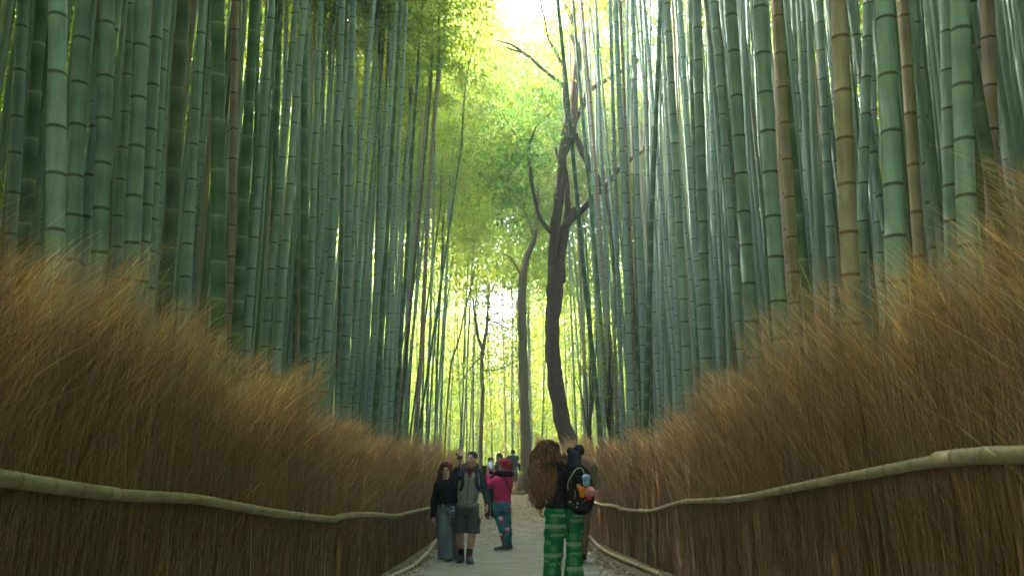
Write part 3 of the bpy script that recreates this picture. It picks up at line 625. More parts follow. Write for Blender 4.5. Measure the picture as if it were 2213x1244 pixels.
# ---------------------------------------------------------------- implicit bodies
def A3(v): return np.array(tuple(v), float)
def unit(v): v = A3(v); return v/(np.linalg.norm(v)+1e-9)
class Vol:
    def __init__(s, lo, hi, h):
        s.h = h; s.lo = A3(lo); n = np.ceil((A3(hi)-s.lo)/h).astype(int)+1; s.n = n
        s.ax = [s.lo[k]+h*np.arange(n[k]) for k in range(3)]; s.D = np.full(tuple(n), .3, np.float32)
    def box(s, lo, hi):
        a = np.clip(np.floor((lo-s.lo)/s.h).astype(int), 0, s.n); b = np.clip(np.ceil((hi-s.lo)/s.h).astype(int)+1, 0, s.n)
        sl = tuple(slice(a[k], b[k]) for k in range(3))
        return sl, s.ax[0][sl[0]][:,None,None], s.ax[1][sl[1]][None,:,None], s.ax[2][sl[2]][None,None,:]
    def put(s, sl, d, k):
        o = s.D[sl]
        if k > 0: hh = np.clip(.5+.5*(o-d)/k, 0, 1); s.D[sl] = o*(1-hh)+d*hh - k*hh*(1-hh)
        elif k == 0: s.D[sl] = np.minimum(o, d)
        else: s.D[sl] = np.maximum(o, -d)
    def cap(s, a, b, ra, rb=None, k=.02):
        a, b = A3(a), A3(b); rb = ra if rb is None else rb; m = max(ra, rb)+abs(k)+s.h*3
        sl, X, Y, Z = s.box(np.minimum(a,b)-m, np.maximum(a,b)+m)
        if 0 in s.D[sl].shape: return s
        ab = b-a; L2 = ab@ab+1e-12; t = np.clip(((X-a[0])*ab[0]+(Y-a[1])*ab[1]+(Z-a[2])*ab[2])/L2, 0, 1)
        d = np.sqrt((X-a[0]-t*ab[0])**2+(Y-a[1]-t*ab[1])**2+(Z-a[2]-t*ab[2])**2) - (ra+(rb-ra)*t)
        s.put(sl, d, k); return s
    def chain(s, P, R, k=.02):
        for i in range(len(P)-1): s.cap(P[i], P[i+1], R[i], R[i+1], k)
        return s
    def ell(s, c, r, k=.02, fr=None):
        c, r = A3(c), A3(r); fr = np.eye(3) if fr is None else fr; m = r.max()+abs(k)+s.h*3
        sl, X, Y, Z = s.box(c-m, c+m)
        if 0 in s.D[sl].shape: return s
        x, y, z = X-c[0], Y-c[1], Z-c[2]; q = [(x*fr[i][0]+y*fr[i][1]+z*fr[i][2])/r[i] for i in range(3)]
        k0 = np.sqrt(q[0]**2+q[1]**2+q[2]**2); k1 = np.sqrt((q[0]/r[0])**2+(q[1]/r[1])**2+(q[2]/r[2])**2)+1e-6
        s.put(sl, np.where(k0 < .05, -r.min(), k0*(k0-1)/k1), k); return s
    def cut(s, p, n):      # remove the side n points to
        n = unit(n); p = A3(p); d = (s.ax[0][:,None,None]-p[0])*n[0]+(s.ax[1][None,:,None]-p[1])*n[1]+(s.ax[2][None,None,:]-p[2])*n[2]
        s.D = np.maximum(s.D, d.astype(np.float32)); return s
    def rough(s, amp, f, seed=0, sc=(1,1,1)):
        m = np.argwhere(np.abs(s.D) < amp*3+s.h*2); P = s.lo + m*s.h
        s.D[tuple(m.T)] += (amp*sn(P*np.array(sc), f, seed)).astype(np.float32); return s
    def mesh(s):
        D = s.D; nx, ny, nz = D.shape; S = D < 0
        c = [S[i:nx-1+i, j:ny-1+j, k:nz-1+k] for i in (0,1) for j in (0,1) for k in (0,1)]
        an = c[0].copy(); al = c[0].copy()
        for q in c[1:]: an |= q; al &= q
        act = np.argwhere(an & ~al); idx = -np.ones((nx-1,ny-1,nz-1), np.int32); idx[tuple(act.T)] = np.arange(len(act))
        acc = np.zeros((len(act),3)); cn = np.zeros(len(act))
        for a in range(3):
            o = [b for b in range(3) if b != a]
            for u in (0,1):
                for w in (0,1):
                    p = act.copy(); p[:,o[0]] += u; p[:,o[1]] += w; q = p.copy(); q[:,a] += 1
                    d0 = D[tuple(p.T)]; d1 = D[tuple(q.T)]; m = (d0 < 0) != (d1 < 0); t = np.where(m, d0/(d0-d1+1e-12), 0)
                    r = p.astype(float); r[:,a] += t; acc[m] += r[m]; cn[m] += 1
        V = s.lo + s.h*acc/cn[:,None]; Fs = []
        for a in range(3):
            o = [(a+1)%3, (a+2)%3]; sl0 = [slice(None)]*3; sl1 = [slice(None)]*3; sl0[a] = slice(0,-1); sl1[a] = slice(1,None)
            e0, e1 = S[tuple(sl0)], S[tuple(sl1)]; E = np.argwhere(e0 != e1); E = E[(E[:,o[0]]>0)&(E[:,o[1]]>0)&(E[:,o[0]]<D.shape[o[0]]-1)&(E[:,o[1]]<D.shape[o[1]]-1)]
            fl = e0[tuple(E.T)]; q = []
            for u, w in ((-1,-1),(0,-1),(0,0),(-1,0)):
                p = E.copy(); p[:,o[0]] += u; p[:,o[1]] += w; q.append(idx[tuple(p.T)])
            f = np.stack(q, 1); f[~fl] = f[~fl][:, ::-1]; Fs.append(f)
        return V, np.concatenate(Fs)
M['skin'] = mat_vc('skin', .5, 90, .08, .05, .001, .4); M['cloth'] = mat_vc('woven_cloth', .9, 160, .22, .3, .002, .15); M['hair'] = mat_vc('hair', .65, 120, .3, .4, .003, .2)
M['shoe'] = mat_vc('shoe', .6, 80, .15, .1, .001, .4); M['gear'] = mat_vc('gear_plastic', .35, 60, .1, .05, .001, .5)
m, nt = newmat('phone_screen'); p_ = principled(nt, (.30,.40,.52), .15); p_.inputs['Emission Color'].default_value = (.45,.62,.85,1); p_.inputs['Emission Strength'].default_value = .022; M['screen'] = m
def vobj(name, vol, mat, parent, col):
    V, Fq = vol.mesh(); c = col(V) if callable(col) else np.tile(np.asarray(col, float), (len(V),1))
    return obj(name, mesh_np(name, V, Fq, c), mat, parent)
def ori(right, up):
    r = unit(right); f = unit(np.cross(unit(up), r)); u = np.cross(r, f); return np.array([r, f, u])
def torso(v, J, inf=0, w=1.0, d=1.0, k=.05):
    fr = ori(J['shL']-J['shR'], J['neck']-J['pel']); n, p = J['neck'], J['pel']; hw = np.linalg.norm(J['shL']-J['shR'])*.5
    v.ell(n+(p-n)*.28, ((.155*w)+inf, .110*d+inf, .20+inf), k, fr); v.ell(n+(p-n)*.62, (.135*w+inf, .100*d+inf, .19+inf), k, fr)
    v.ell(p, (.158*w+inf, .112*d+inf, .13+inf), k, fr); v.cap(J['shR'], J['shL'], .052+inf, k=k)
    v.cap(n-(n-p)*.05, n+(J['head']-n)*.25, .062+inf, .052+inf, k=.03); return v
def arm(v, s_, e, w, inf=0, r=(.052,.041,.028), k=.03): v.chain([s_, e, w], [r[0]+inf, r[1]+inf, r[2]+inf], k); return v
def leg(v, h, kn, an, inf=0, r=(.088,.056,.038), k=.03):
    m = kn+(an-kn)*.3; v.chain([h, kn, m, an], [r[0]+inf, r[1]+inf, (r[1]*.98)+inf, r[2]+inf], k); return v
def hand(v, w, d, n, t, curl=.5, s_=1.0, thumb=.5):
    d, n = unit(d), unit(n); t = unit(A3(t)-d*(A3(t)@d)); n = unit(n-d*(n@d)-t*(n@t)); w = A3(w)
    offs = (.027,.009,-.009,-.026); Ls = (.072,.080,.075,.060)
    for o, Lf in zip(offs, Ls):
        b = w+d*.088*s_*(1-.12*abs(o)/.03)+t*o*s_; v.cap(w+t*o*.5, b, .014*s_, .011*s_, .010)
        ang = curl*.5; p = b
        for q, fr in enumerate((.45,.32,.25)):
            dd = d*math.cos(ang)+n*math.sin(ang)+t*o*2.2*(1 if curl < 1 else .2); e = p+unit(dd)*Lf*fr*s_; v.cap(p, e, (.0088-.001*q)*s_, (.0082-.001*q)*s_, .003); p = e; ang += curl*1.05
    a = w+d*.022*s_+t*.026*s_; b = a+unit(d*.7+t*.75+n*.35*thumb)*.045*s_; c = b+unit(d*.85+t*.15+n*.8*thumb)*.036*s_; v.cap(w, a, .016*s_, .014*s_, .008); v.cap(a, b, .0125*s_, .010*s_, .006); v.cap(b, c, .010*s_, .008*s_, .004)
    return v
def head(v, c, fd, up=(0,0,1), s_=1.0):
    """c: head centre (eye height); returns frame rows right, forward, up"""
    fd = unit(fd); up = unit(A3(up)-fd*(A3(up)@fd)); r = np.cross(fd, up); fr = np.array([r, fd, up]); P = lambda x, y, z: A3(c)+s_*(r*x+fd*y+up*z)
    v.ell(P(0,-.012,.025), (.076*s_,.096*s_,.092*s_), .02, fr); v.ell(P(0,.022,-.040), (.060*s_,.064*s_,.075*s_), .03, fr)
    v.cap(P(-.018,.058,-.094), P(.018,.058,-.094), .020*s_, .020*s_, .03); v.cap(P(0,.088,.004), P(0,.106,-.034), .008*s_, .014*s_, .012)
    v.cap(P(-.034,.076,.020), P(.034,.076,.020), .012*s_, .012*s_, .015); v.cap(P(-.02,.084,-.064), P(.02,.084,-.064), .008*s_, .008*s_, .008)
    for q in (-1,1): v.ell(P(q*.031,.083,-.002), (.014*s_,.010*s_,.008*s_), -.004, fr); v.ell(P(q*.079,-.006,-.010), (.010*s_,.020*s_,.032*s_), .006, fr)
    return fr
def facecol(c, fr, skin, lip, brow, s_=1.0, stubble=0, band=True):
    def f(V):
        L_ = (V-A3(c))@fr.T/s_; x, y, z = L_.T; C_ = np.tile(np.array(skin), (len(V),1)); nr = (np.abs(z) < .16)&(np.abs(x) < .13)&(np.abs(y) < .15)
        fz = nr&(y > .03)
        if stubble: m_ = fz&(z < -.045); C_[m_] = C_[m_]*(1-stubble)+np.array([.10,.075,.06])*stubble
        m_ = fz&(np.abs(x) < .026)&(np.abs(z+.064) < .008); C_[m_] = lip
        m_ = fz&(np.abs(np.abs(x)-.031) < .016)&(np.abs(z+.002) < .0065); C_[m_] = (.35,.30,.27)
        m_ = fz&(np.abs(np.abs(x)-.031) < .008)&(np.abs(z+.002) < .005); C_[m_] = (.06,.04,.03)
        m_ = fz&(np.abs(np.abs(x)-.032) < .020)&(np.abs(z-.021) < .004); C_[m_] = C_[m_]*.35+np.array(brow)*.65
        m_ = nr&(np.abs(x) > .055)&(z < .03)&(z > -.05); C_[m_] *= (1.08,.92,.90)
        return C_
    return f
def shoe(name, heel, toe, top, parent, cup, csole, w=.046, mat='shoe', h=.006):
    heel, toe = A3(heel), A3(toe); lo = np.minimum(heel, toe)-.12; hi = np.maximum(heel, toe)+.16; hi[2] = max(hi[2], heel[2]+top+.03)
    v = Vol(lo, hi, h); d = unit((toe-heel)*np.array([1,1,0])); z0 = heel[2]; up = np.array([0,0,1.])
    v.cap(heel+up*.045, heel+d*.10+up*.04, w*.88, w*.95, .02); v.cap(heel+d*.08+up*.035, toe-d*w*.8+up*.022, w, w*.86, .02); v.chain([heel+up*.05+d*.02, heel+up*top+d*.012], [w*.95, w*.85], .02)
    v.cut(heel, (0,0,-1)); v.cut(heel+up*top, (0,0,1))
    def c(V): C_ = np.tile(np.array(cup, float), (len(V),1)); C_[V[:,2] < z0+.022] = csole; return C_
    return vobj(name, v, M[mat], parent, c)
def strap(name, pts, w, parent, mat, col, th=.004):
    """flat band through points, facing away from the axis of pts centre"""
    P = spline([tuple(p) for p in pts], 6); mb = MB(); T = np.gradient(P, axis=0); T /= np.linalg.norm(T,axis=1)[:,None]
    c = np.array([0,0,1.])*0+P.mean(0); N = P-c; N -= T*(N*T).sum(1)[:,None]; N /= np.linalg.norm(N,axis=1)[:,None]+1e-9; S = np.cross(T, N)
    n = len(P); V = np.stack([P+S*w/2, P-S*w/2, P-S*w/2+N*th, P+S*w/2+N*th], 1).reshape(-1,3); i = np.arange(n-1)[:,None]*4; j = np.arange(4)[None]; j2 = (j+1)%4
    mb.add(V, np.stack([i+j,i+j2,i+4+j2,i+4+j],-1).reshape(-1,4), col); mb.add(V[:4], [[0,1,2,3]], col); mb.add(V[-4:], [[3,2,1,0]], col)
    return obj(name, mb.mesh(name, False), M[mat], parent)
class Fig:
    """joints given as zoomed photo coordinates (ox,oy,scale) at distance d"""
    def __init__(s, label, d, foot, ox, oy, sc, rootname='person', cat='person'):
        s.d, s.ox, s.oy, s.sc = d, ox, oy, sc; p = at(ox+foot/sc, 1000, d); s.o = np.array((p.x, d, float(G(d))+.014)); s.root = empty(rootname, s.o); tag(s.root, label, cat)
    def J(s, zx, zy, dy=0): return A3(at(s.ox+zx/s.sc, s.oy+zy/s.sc, s.d+dy)) - s.o
    def G(s, zx, dy=0): p = s.J(zx, 1100, dy); p[2] = 0; p[2] = float(G(s.d+dy))+.014 - s.o[2]; return p
def hairstrands(name, starts, dirs, L, parent, cols, seed, curl=.012, turns=5, wid=.006, K=16, grav=.9, clump=0):
    r = np.random.default_rng(seed); n = len(starts); t = np.linspace(0,1,K)[None]; ph = r.uniform(0,6.28,(n,1)); tr = turns*r.uniform(.7,1.3,(n,1)); L = np.asarray(L)[:,None]
    base = starts[:,None,:] + dirs[:,None,:]*(L*(t-.45*t**2))[...,None]*.5 + np.array([0,0,-1.])*(L*(grav*t**1.5))[...,None]
    cr = (curl*r.uniform(.5,1.4,(n,1))*np.minimum(t*4,1)); base = base + np.stack([cr*np.cos(ph+t*tr*6.28), cr*np.sin(ph+t*tr*6.28), cr*.4*np.sin(ph*2+t*tr*6.28)], -1)
    S = r.normal(0,1,(n,3)); S /= np.linalg.norm(S,axis=1)[:,None]; W = wid*r.uniform(.6,1.3,(n,1))*(1.05-.75*t)
    V, f = ribbons(base, W, S); cc = cols(r, n, t).reshape(-1,3); return V, f, np.repeat(cc, 2, 0)
# ================================================================ the man filming
f = Fig('man in grey hooded vest, dark sleeves and shorts, raising a small camera', 14.0, 430, 900, 940, 4.09); J = f.J; R0 = f.root
j = dict(head=J(488,212,-.03), neck=J(476,296), pel=J(446,650), shR=J(392,322,-.03), shL=J(560,326), elR=J(322,388,-.20), wrR=J(362,296,-.30), elL=J(603,470,.03), wrL=J(624,604,-.06),
         hR=J(408,690), hL=J(490,690), kR=J(384,880,-.02), kL=J(490,878,-.08), aR=J(398,1035,.16), aL=J(464,1055,-.08))
v = Vol((-.42,-.55,-.02), (.52,.32,1.85), .0052); torso(v, j); fr = head(v, j['head'], (-.42,-.85,.14), (0,-.1,1), 1.02); v.cap(j['neck'], j['head']+A3((0,.02,-.05)), .058, .055, .03)
arm(v, j['shR'], j['elR'], j['wrR']); arm(v, j['shL'], j['elL'], j['wrL']); hand(v, j['wrR']+A3((0,0,.01)), (.12,-.15,1), (1,-.3,0), (-.5,-1,0), 1.25, 1.0, 1.2)
hand(v, j['wrL'], (.03,-.1,-1), (-1,.1,0), (-.2,-1,0), .55, 1.05)
for a in 'RL': leg(v, j['h'+a], j['k'+a], j['a'+a], 0, (.09,.058,.040)); v.cap(j['k'+a]+(j['a'+a]-j['k'+a])*.28+A3((0,.02,0)), j['k'+a]+(j['a'+a]-j['k'+a])*.45+A3((0,.015,0)), .05, .04, .03)
vobj('body', v, M['skin'], R0, facecol(j['head'], fr, (.60,.35,.25), (.42,.16,.13), (.05,.035,.025), 1.02, .35))
hc = j['head']; P = lambda x, y, z: A3(hc)+1.02*(fr[0]*x+fr[1]*y+fr[2]*z)
v = Vol(hc-.16, hc+.17, .005); v.ell(P(0,-.016,.038), (.083,.100,.092), .01, fr); v.ell(P(0,.085,-.02), (.085,.055,.088), -.008, fr); v.ell(P(0,.02,-.10), (.12,.075,.105), -.006, fr); v.cut(P(0,0,-.055), -fr[2]); v.rough(.004, 30, 2); vobj('hair', v, M['hair'], R0, (.028,.020,.016))
# tee, hooded vest with dark sleeves
v = Vol((-.3,-.25,1.2), (.4,.2,1.62), .006); torso(v, j, .006); v.cut(j['neck']+A3((0,0,.01)), (0,0,1)); vobj('tee_shirt', v, M['cloth'], R0, (.20,.020,.035))
v = Vol((-.45,-.5,.75), (.5,.3,1.65), .006); torso(v, j, .020, 1.08, 1.08); v.cut(j['neck']+A3((0,0,.005)), (0,0,1))
hz = J(450,632)[2]; v.cut((0,0,hz), (0,0,-1)); v.cap(j['neck']+A3((0,-.09,.0)), j['neck']+A3((-.01,-.15,-.17)), .042, .012, -.01); v.ell((j['pel'][0]+.0,.0,hz+.035), (.195,.14,.035), .012)
v.rough(.006, 5, 4, (1,1,1.6))
zc = j['neck'][2]
def vestc(V):
    C_ = np.tile(np.array([.29,.295,.32]), (len(V),1)); ax_ = np.interp(V[:,2], [j['pel'][2], zc], [j['pel'][0], j['neck'][0]]); xr = V[:,0]-ax_
    C_[(np.abs(xr+.008) < .006)&(V[:,1] < 0)] = (.05,.05,.055); C_[V[:,2] < hz+.07] *= .72
    m_ = (np.abs(xr) > .168)|((zc-V[:,2] < .05)); C_[m_] = (.045,.055,.075)
    m_ = (V[:,1] < 0)&(np.abs(np.abs(xr)-.10-.25*(V[:,2]-hz-.1)) < .006)&(V[:,2] < hz+.20)&(V[:,2] > hz+.07); C_[m_] = (.06,.06,.065); return C_
vobj('hooded_vest', v, M['cloth'], R0, vestc)
v = Vol((-.45,-.5,.8), (.5,.3,1.6), .006); v.cap(j['shR']+A3((.02,0,-.01)), j['elR'], .078, .062, .02); v.cap(j['elR'], j['wrR'], .062, .043, .02); v.rough(.007, 6, 8); vobj('sleeve', v, M['cloth'], R0, (.035,.048,.070))
v = Vol((-.1,-.5,.8), (.5,.3,1.6), .006); v.cap(j['shL']+A3((-.01,0,-.01)), j['elL'], .074, .060, .02); v.cap(j['elL'], j['wrL']+A3((0,0,.02)), .060, .043, .02); v.rough(.006, 6, 9); vobj('sleeve', v, M['cloth'], R0, lambda V: np.where((V[:,2:3] < j['wrL'][2]+.06), (.06,.066,.08), (.035,.048,.070)))
# hood lying round the neck
v = Vol((-.3,-.3,1.35), (.45,.25,1.7), .006); n_ = j['neck']
th = np.linspace(-2.35, 2.35, 13)+math.pi/2; pts = [n_+A3((.105*math.cos(a), .02+.085*math.sin(a), .035+.03*math.sin(a))) for a in th]; pts = [n_+A3((-.03,-.115,-.10))]+pts[::-1]+[n_+A3((.035,-.115,-.10))]
v.chain(pts, [.018]+[.030]*13+[.018], .02); v.rough(.004, 9, 3); vobj('hood', v, M['cloth'], R0, (.045,.052,.066))
mb = MB(); lt = j['neck']+A3((.035,-.155,-.13)); add_tube(mb, [lt+A3((-.06,.02,-.02)), lt, lt+A3((.03,.03,.05))], .007, 6, (.5,.5,.52)); add_tube(mb, [j['neck']+A3((.10,-.15,-.16)), j['neck']+A3((.13,-.145,-.20))], .013, 6, (.75,.12,.03)); obj('tee_print', mb.mesh('tee_print'), M['cloth'], R0)
# cargo shorts
v = Vol((-.35,-.4,.3), (.4,.3,1.1), .006)
v.ell(j['pel']+A3((0,0,-.01)), (.185,.135,.17), .03); sz = J(450,860)[2]
for a, q in (('R',-1),('L',1)): hb = J(381 if a == 'R' else 506, 850, -.01 if a == 'R' else -.055); v.chain([j['h'+a]+A3((0,0,.06)), j['h'+a]*.5+hb*.5, hb+A3((0,0,-.03))], [.112,.108,.106], .012)
v.ell(j['kL']+A3((.105,.0,.20)), (.028,.055,.075), .012); v.ell(j['kR']+A3((-.095,.0,.20)), (.028,.055,.075), .012)
v.cut((0,0,sz), (0,0,-1)); v.cut((0,0,hz+.03), (0,0,1)); v.rough(.008, 4, 12, (1,1,1.3)); vobj('cargo_shorts', v, M['cloth'], R0, lambda V: np.tile([.085,.086,.092], (len(V),1))*(1+.18*sn(V, 9, 5))[:,None])
for a, dy, tx in (('R',.16,395),('L',-.12,470)):
    an = j['a'+a]; v = Vol(an-.13, an+A3((.13,.13,.22)), .006); v.chain([an+(j['k'+a]-an)*.33, an], [.050,.046], .01); v.cut(an+(j['k'+a]-an)*.33, j['k'+a]-an); vobj('sock', v, M['cloth'], R0, (.022,.024,.030))
    g_ = f.G(tx, dy); an2 = A3((an[0], an[1]+.03, g_[2])); toe = A3((g_[0]+(-.03 if a == 'R' else .03), an[1]-.23, g_[2])); v = shoe('boot', an2, toe, .15 if a == 'L' else .17, R0, (.05,.075,.095), (.04,.045,.05), .054)
    mb = MB(); 
    for q in range(4): add_tube(mb, [an2+A3((-.035,-.055-.02*(3-q)*.7,.075+.022*q)), an2+A3((0,-.075-.02*(3-q)*.7,.080+.022*q)), an2+A3((.035,-.055-.02*(3-q)*.7,.075+.022*q))], .007, 5, (.22,.06,.05))
    obj('laces', mb.mesh('laces'), M['cloth'], v)
# backpack straps and body seen over his shoulders
rb = empty('backpack', f.o); tag(rb, 'dark backpack worn by the man filming, only its shoulder straps and edge in view', 'backpack')
v = Vol((-.3,.02,.85), (.4,.42,1.6), .009); v.ell((j['neck'][0]-.03,.20,1.22), (.155,.10,.26), .02); v.rough(.006, 5, 3); vobj('pack', v, M['cloth'], rb, (.025,.030,.032))
for s_, q in ((j['shR'],-1),(j['shL'],1)):
    a = s_+A3((-q*.055,0,.072)); strap('shoulder_strap', [a+A3((0,.12,-.06)), a+A3((0,.03,.012)), a+A3((q*.005,-.09,-.03)), a+A3((q*.012,-.165,-.14)), a+A3((q*.02,-.16,-.27)), a+A3((q*.06,-.06,-.36))], .045, rb, 'cloth', (.03,.035,.04))
# the small camera on its grip
cp = j['wrR']+A3((.035,-.045,.07)); rc = empty('action_camera', f.o+cp); tag(rc, 'small black action camera on a short grip in the man\'s raised hand', 'camera')
mb = MB(); add_tube(mb, [(0,0,-.075),(0,0,.03)], .013, 10, (.02,.02,.022)); add_tube(mb, [(0,0,.03),(0,0,.075)], .007, 8, (.02,.02,.022)); obj('grip', mb.mesh('grip'), M['gear'], rc)
def rbox(name, c, h_, mat, par, col, bev=.006, rot=0):
    bm = bmesh.new(); bmesh.ops.create_cube(bm, size=1); bmesh.ops.scale(bm, vec=(h_[0]*2,h_[1]*2,h_[2]*2), verts=bm.verts); bmesh.ops.bevel(bm, geom=bm.edges[:], offset=bev, segments=3, affect='EDGES', profile=.5)
    if rot: bmesh.ops.rotate(bm, verts=bm.verts, matrix=Matrix.Rotation(rot, 3, 'Z'))
    V = np.array([tuple(v_.co) for v_ in bm.verts])+A3(c); bm.verts.index_update(); ks = {}
    for fc in bm.faces: ks.setdefault(len(fc.verts), []).append([v_.index for v_ in fc.verts])
    bm.free(); return obj(name, mesh_np(name, V, [np.array(q) for q in ks.values()], np.tile(col, (len(V),1)), False), M[mat], par)

rbox('camera_body', (0,0,.10), (.040,.018,.027), 'gear', rc, (.02,.02,.022), .007, .3); mb = MB(); add_tube(mb, [(-.012,-.018,.105),(-.016,-.030,.105)], .015, 12, (.01,.012,.02)); obj('lens', mb.mesh('lens'), M['gear'], rc)
rbox('red_clamp', (-.022,0,.136), (.014,.012,.010), 'gear', rc, (.65,.03,.04), .003); rbox('microphone', (-.045,0,.150), (.018,.014,.014), 'gear', rc, (.02,.02,.02), .005)
# ================================================================ the woman beside him
f = Fig('woman in black sweater and wide faded jeans walking beside the man filming', 14.5, 262, 900, 940, 4.09); J = f.J; R0 = f.root
j = dict(head=J(262,306,-.02), neck=J(266,402), pel=J(268,640), shR=J(196,432), shL=J(338,430,.03), elR=J(158,570,.03), wrR=J(146,712,-.02), elL=J(352,560,.06), wrL=J(345,680,.02), hR=J(232,680), hL=J(306,680), kR=J(246,880,-.04), kL=J(330,880,.10), aR=J(255,1070,-.06), aL=J(352,1050,.28))
v = Vol((-.36,-.32,-.02), (.36,.42,1.75), .0055); torso(v, j, 0, .88, .95); fr = head(v, j['head'], (-.05,-1,-.08), (0,0,1), .97); v.cap(j['neck'], j['head']+A3((0,.02,-.05)), .047, .046, .03)
arm(v, j['shR'], j['elR'], j['wrR'], -.004); arm(v, j['shL'], j['elL'], j['wrL'], -.004); hand(v, j['wrR'], (.05,-.05,-1), (1,.1,0), (.1,-1,0), .6, .92)
for a in 'RL': leg(v, j['h'+a], j['k'+a], j['a'+a])
vobj('body', v, M['skin'], R0, facecol(j['head'], fr, (.68,.45,.36), (.5,.14,.13), (.07,.04,.03), .97))
hc = j['head']; P = lambda x, y, z: A3(hc)+.97*(fr[0]*x+fr[1]*y+fr[2]*z)
v = Vol(hc-A3((.24,.2,.38)), hc+A3((.24,.22,.16)), .006); v.ell(P(0,-.018,.040), (.090,.103,.092), .01, fr)
for q in (-1,1): v.chain([P(q*.062,-.02,.06), P(q*.095,.0,-.03), P(q*.108,-.01,-.13), P(q*.125,.0,-.24)], [.045,.036,.038,.022], .03); v.chain([P(0,-.07,.0), P(q*.05,-.08,-.12), P(q*.09,-.06,-.24)], [.06,.06,.03], .03)
v.ell(P(0,.095,-.035), (.058,.055,.098), -.01, fr); v.rough(.008, 9, 5, (2,2,.6))
vobj('hair', v, M['hair'], R0, lambda V: np.where(((V[:,0:1]-hc[0]) > .03), (.17,.045,.035), (.060,.030,.022))*(1+.3*sn(V*np.array([3,3,.5]), 20, 3))[:,None])
v = Vol((-.4,-.3,.62), (.42,.35,1.5), .0065); torso(v, j, .016, .95); v.cap(j['neck']-A3((0,0,.03)), j['neck']+A3((0,0,.03)), .068, .060, .03); hz = J(266,606)[2]; v.cut((0,0,hz), (0,0,-1)); arm(v, j['shR'], j['elR'], j['wrR'], .014); arm(v, j['shL'], j['elL'], j['wrL'], .014); v.cut(j['neck']+A3((0,0,.045)), (0,-.25,1)); v.rough(.006, 5, 22, (1,1,1.5))
vobj('sweater', v, M['cloth'], R0, (.012,.014,.018))
v = Vol((-.36,-.3,-.01), (.42,.48,1.1), .0065); v.ell(j['pel']+A3((0,0,.02)), (.150,.122,.14), .03)
for a, w_ in (('R',1),('L',1)): v.chain([j['h'+a], j['k'+a], j['a'+a]+A3((0,0,-.05))], [.105,.112,.118], .035)
v.cut((0,0,.03), (0,0,-1)); v.cut((0,0,hz+.015), (0,0,1)); v.rough(.012, 3.2, 15, (1.6,1.6,.8))
vobj('jeans', v, M['cloth'], R0, lambda V: np.tile([.20,.255,.30], (len(V),1))*(1+.22*sn(V*np.array([1,1,.4]), 5, 5))[:,None])
mb = MB(); b_ = [A3((j['pel'][0]+.148*math.cos(a), j['pel'][1]+.120*math.sin(a), hz-.012)) for a in np.linspace(0,6.283,28)]; add_tube(mb, b_, .014, 6, (.02,.018,.016)); add_tube(mb, [b_[20]+A3((-.055,-.01,0)), b_[20]+A3((-.03,-.012,0))], .016, 6, (.5,.45,.35)); obj('belt', mb.mesh('belt'), M['gear'], R0)
mb = MB(); n_ = j['neck']; add_tube(mb, [n_+A3((-.04,-.055,-.01)), n_+A3((0,-.115,-.065)), n_+A3((.04,-.055,-.01))], .0022, 5, (.7,.5,.2)); add_tube(mb, [n_+A3((0,-.118,-.065)), n_+A3((0,-.120,-.085))], .007, 6, (.8,.6,.25)); obj('necklace', mb.mesh('necklace'), M['gear'], R0)
mb = MB()
for q in (-1,1): add_tube(mb, [P(q*.032+.022*math.cos(a), .100, -.003+.018*math.sin(a)) for a in np.linspace(0,6.283,14)], .0014, 4, (.25,.20,.17))
add_tube(mb, [P(-.010,.103,.0), P(.010,.103,.0)], .002, 5, (.12,.10,.09)); obj('glasses', mb.mesh('glasses'), M['gear'], R0)
g_ = f.G(250,-.08); shoe('shoe', g_+A3((0,.08,0)), g_+A3((-.03,-.17,0)), .09, R0, (.10,.075,.065), (.62,.60,.56)); g_ = f.G(350,.26); shoe('shoe', g_+A3((0,.1,0)), g_+A3((.02,-.13,0)), .09, R0, (.10,.075,.065), (.62,.60,.56))
rb = empty('shoulder_bag', f.o); tag(rb, 'small blue floral bag hanging at the hip of the black sweater woman', 'bag')
bp = J(302,676,-.15); v = Vol(bp-.12, bp+.12, .005); v.ell(bp, (.062,.028,.078), .01); v.rough(.004, 12, 2)
def flor(base, cols, sc, seed, thr=.25):
    def c(V):
        C_ = np.tile(np.array(base, float), (len(V),1))
        for k, (cc, tt) in enumerate(cols): m_ = sn(V, sc*(1+.25*k), seed+k, 1) > tt; C_[m_] = cc
        return C_
    return c
vobj('pouch', v, M['cloth'], rb, flor((.03,.07,.16), (((.45,.55,.60),.35),((.10,.22,.40),.35),((.50,.22,.06),.62)), 12, 4))
s0 = j['shR']+A3((.035,0,.062)); strap('strap', [s0+A3((0,.07,-.03)), s0+A3((0,-.02,.012)), s0+A3((.045,-.12,-.09)), s0+A3((.11,-.155,-.26)), s0+A3((.16,-.155,-.42)), bp+A3((.0,.0,.075))], .016, rb, 'cloth', (.035,.035,.045))
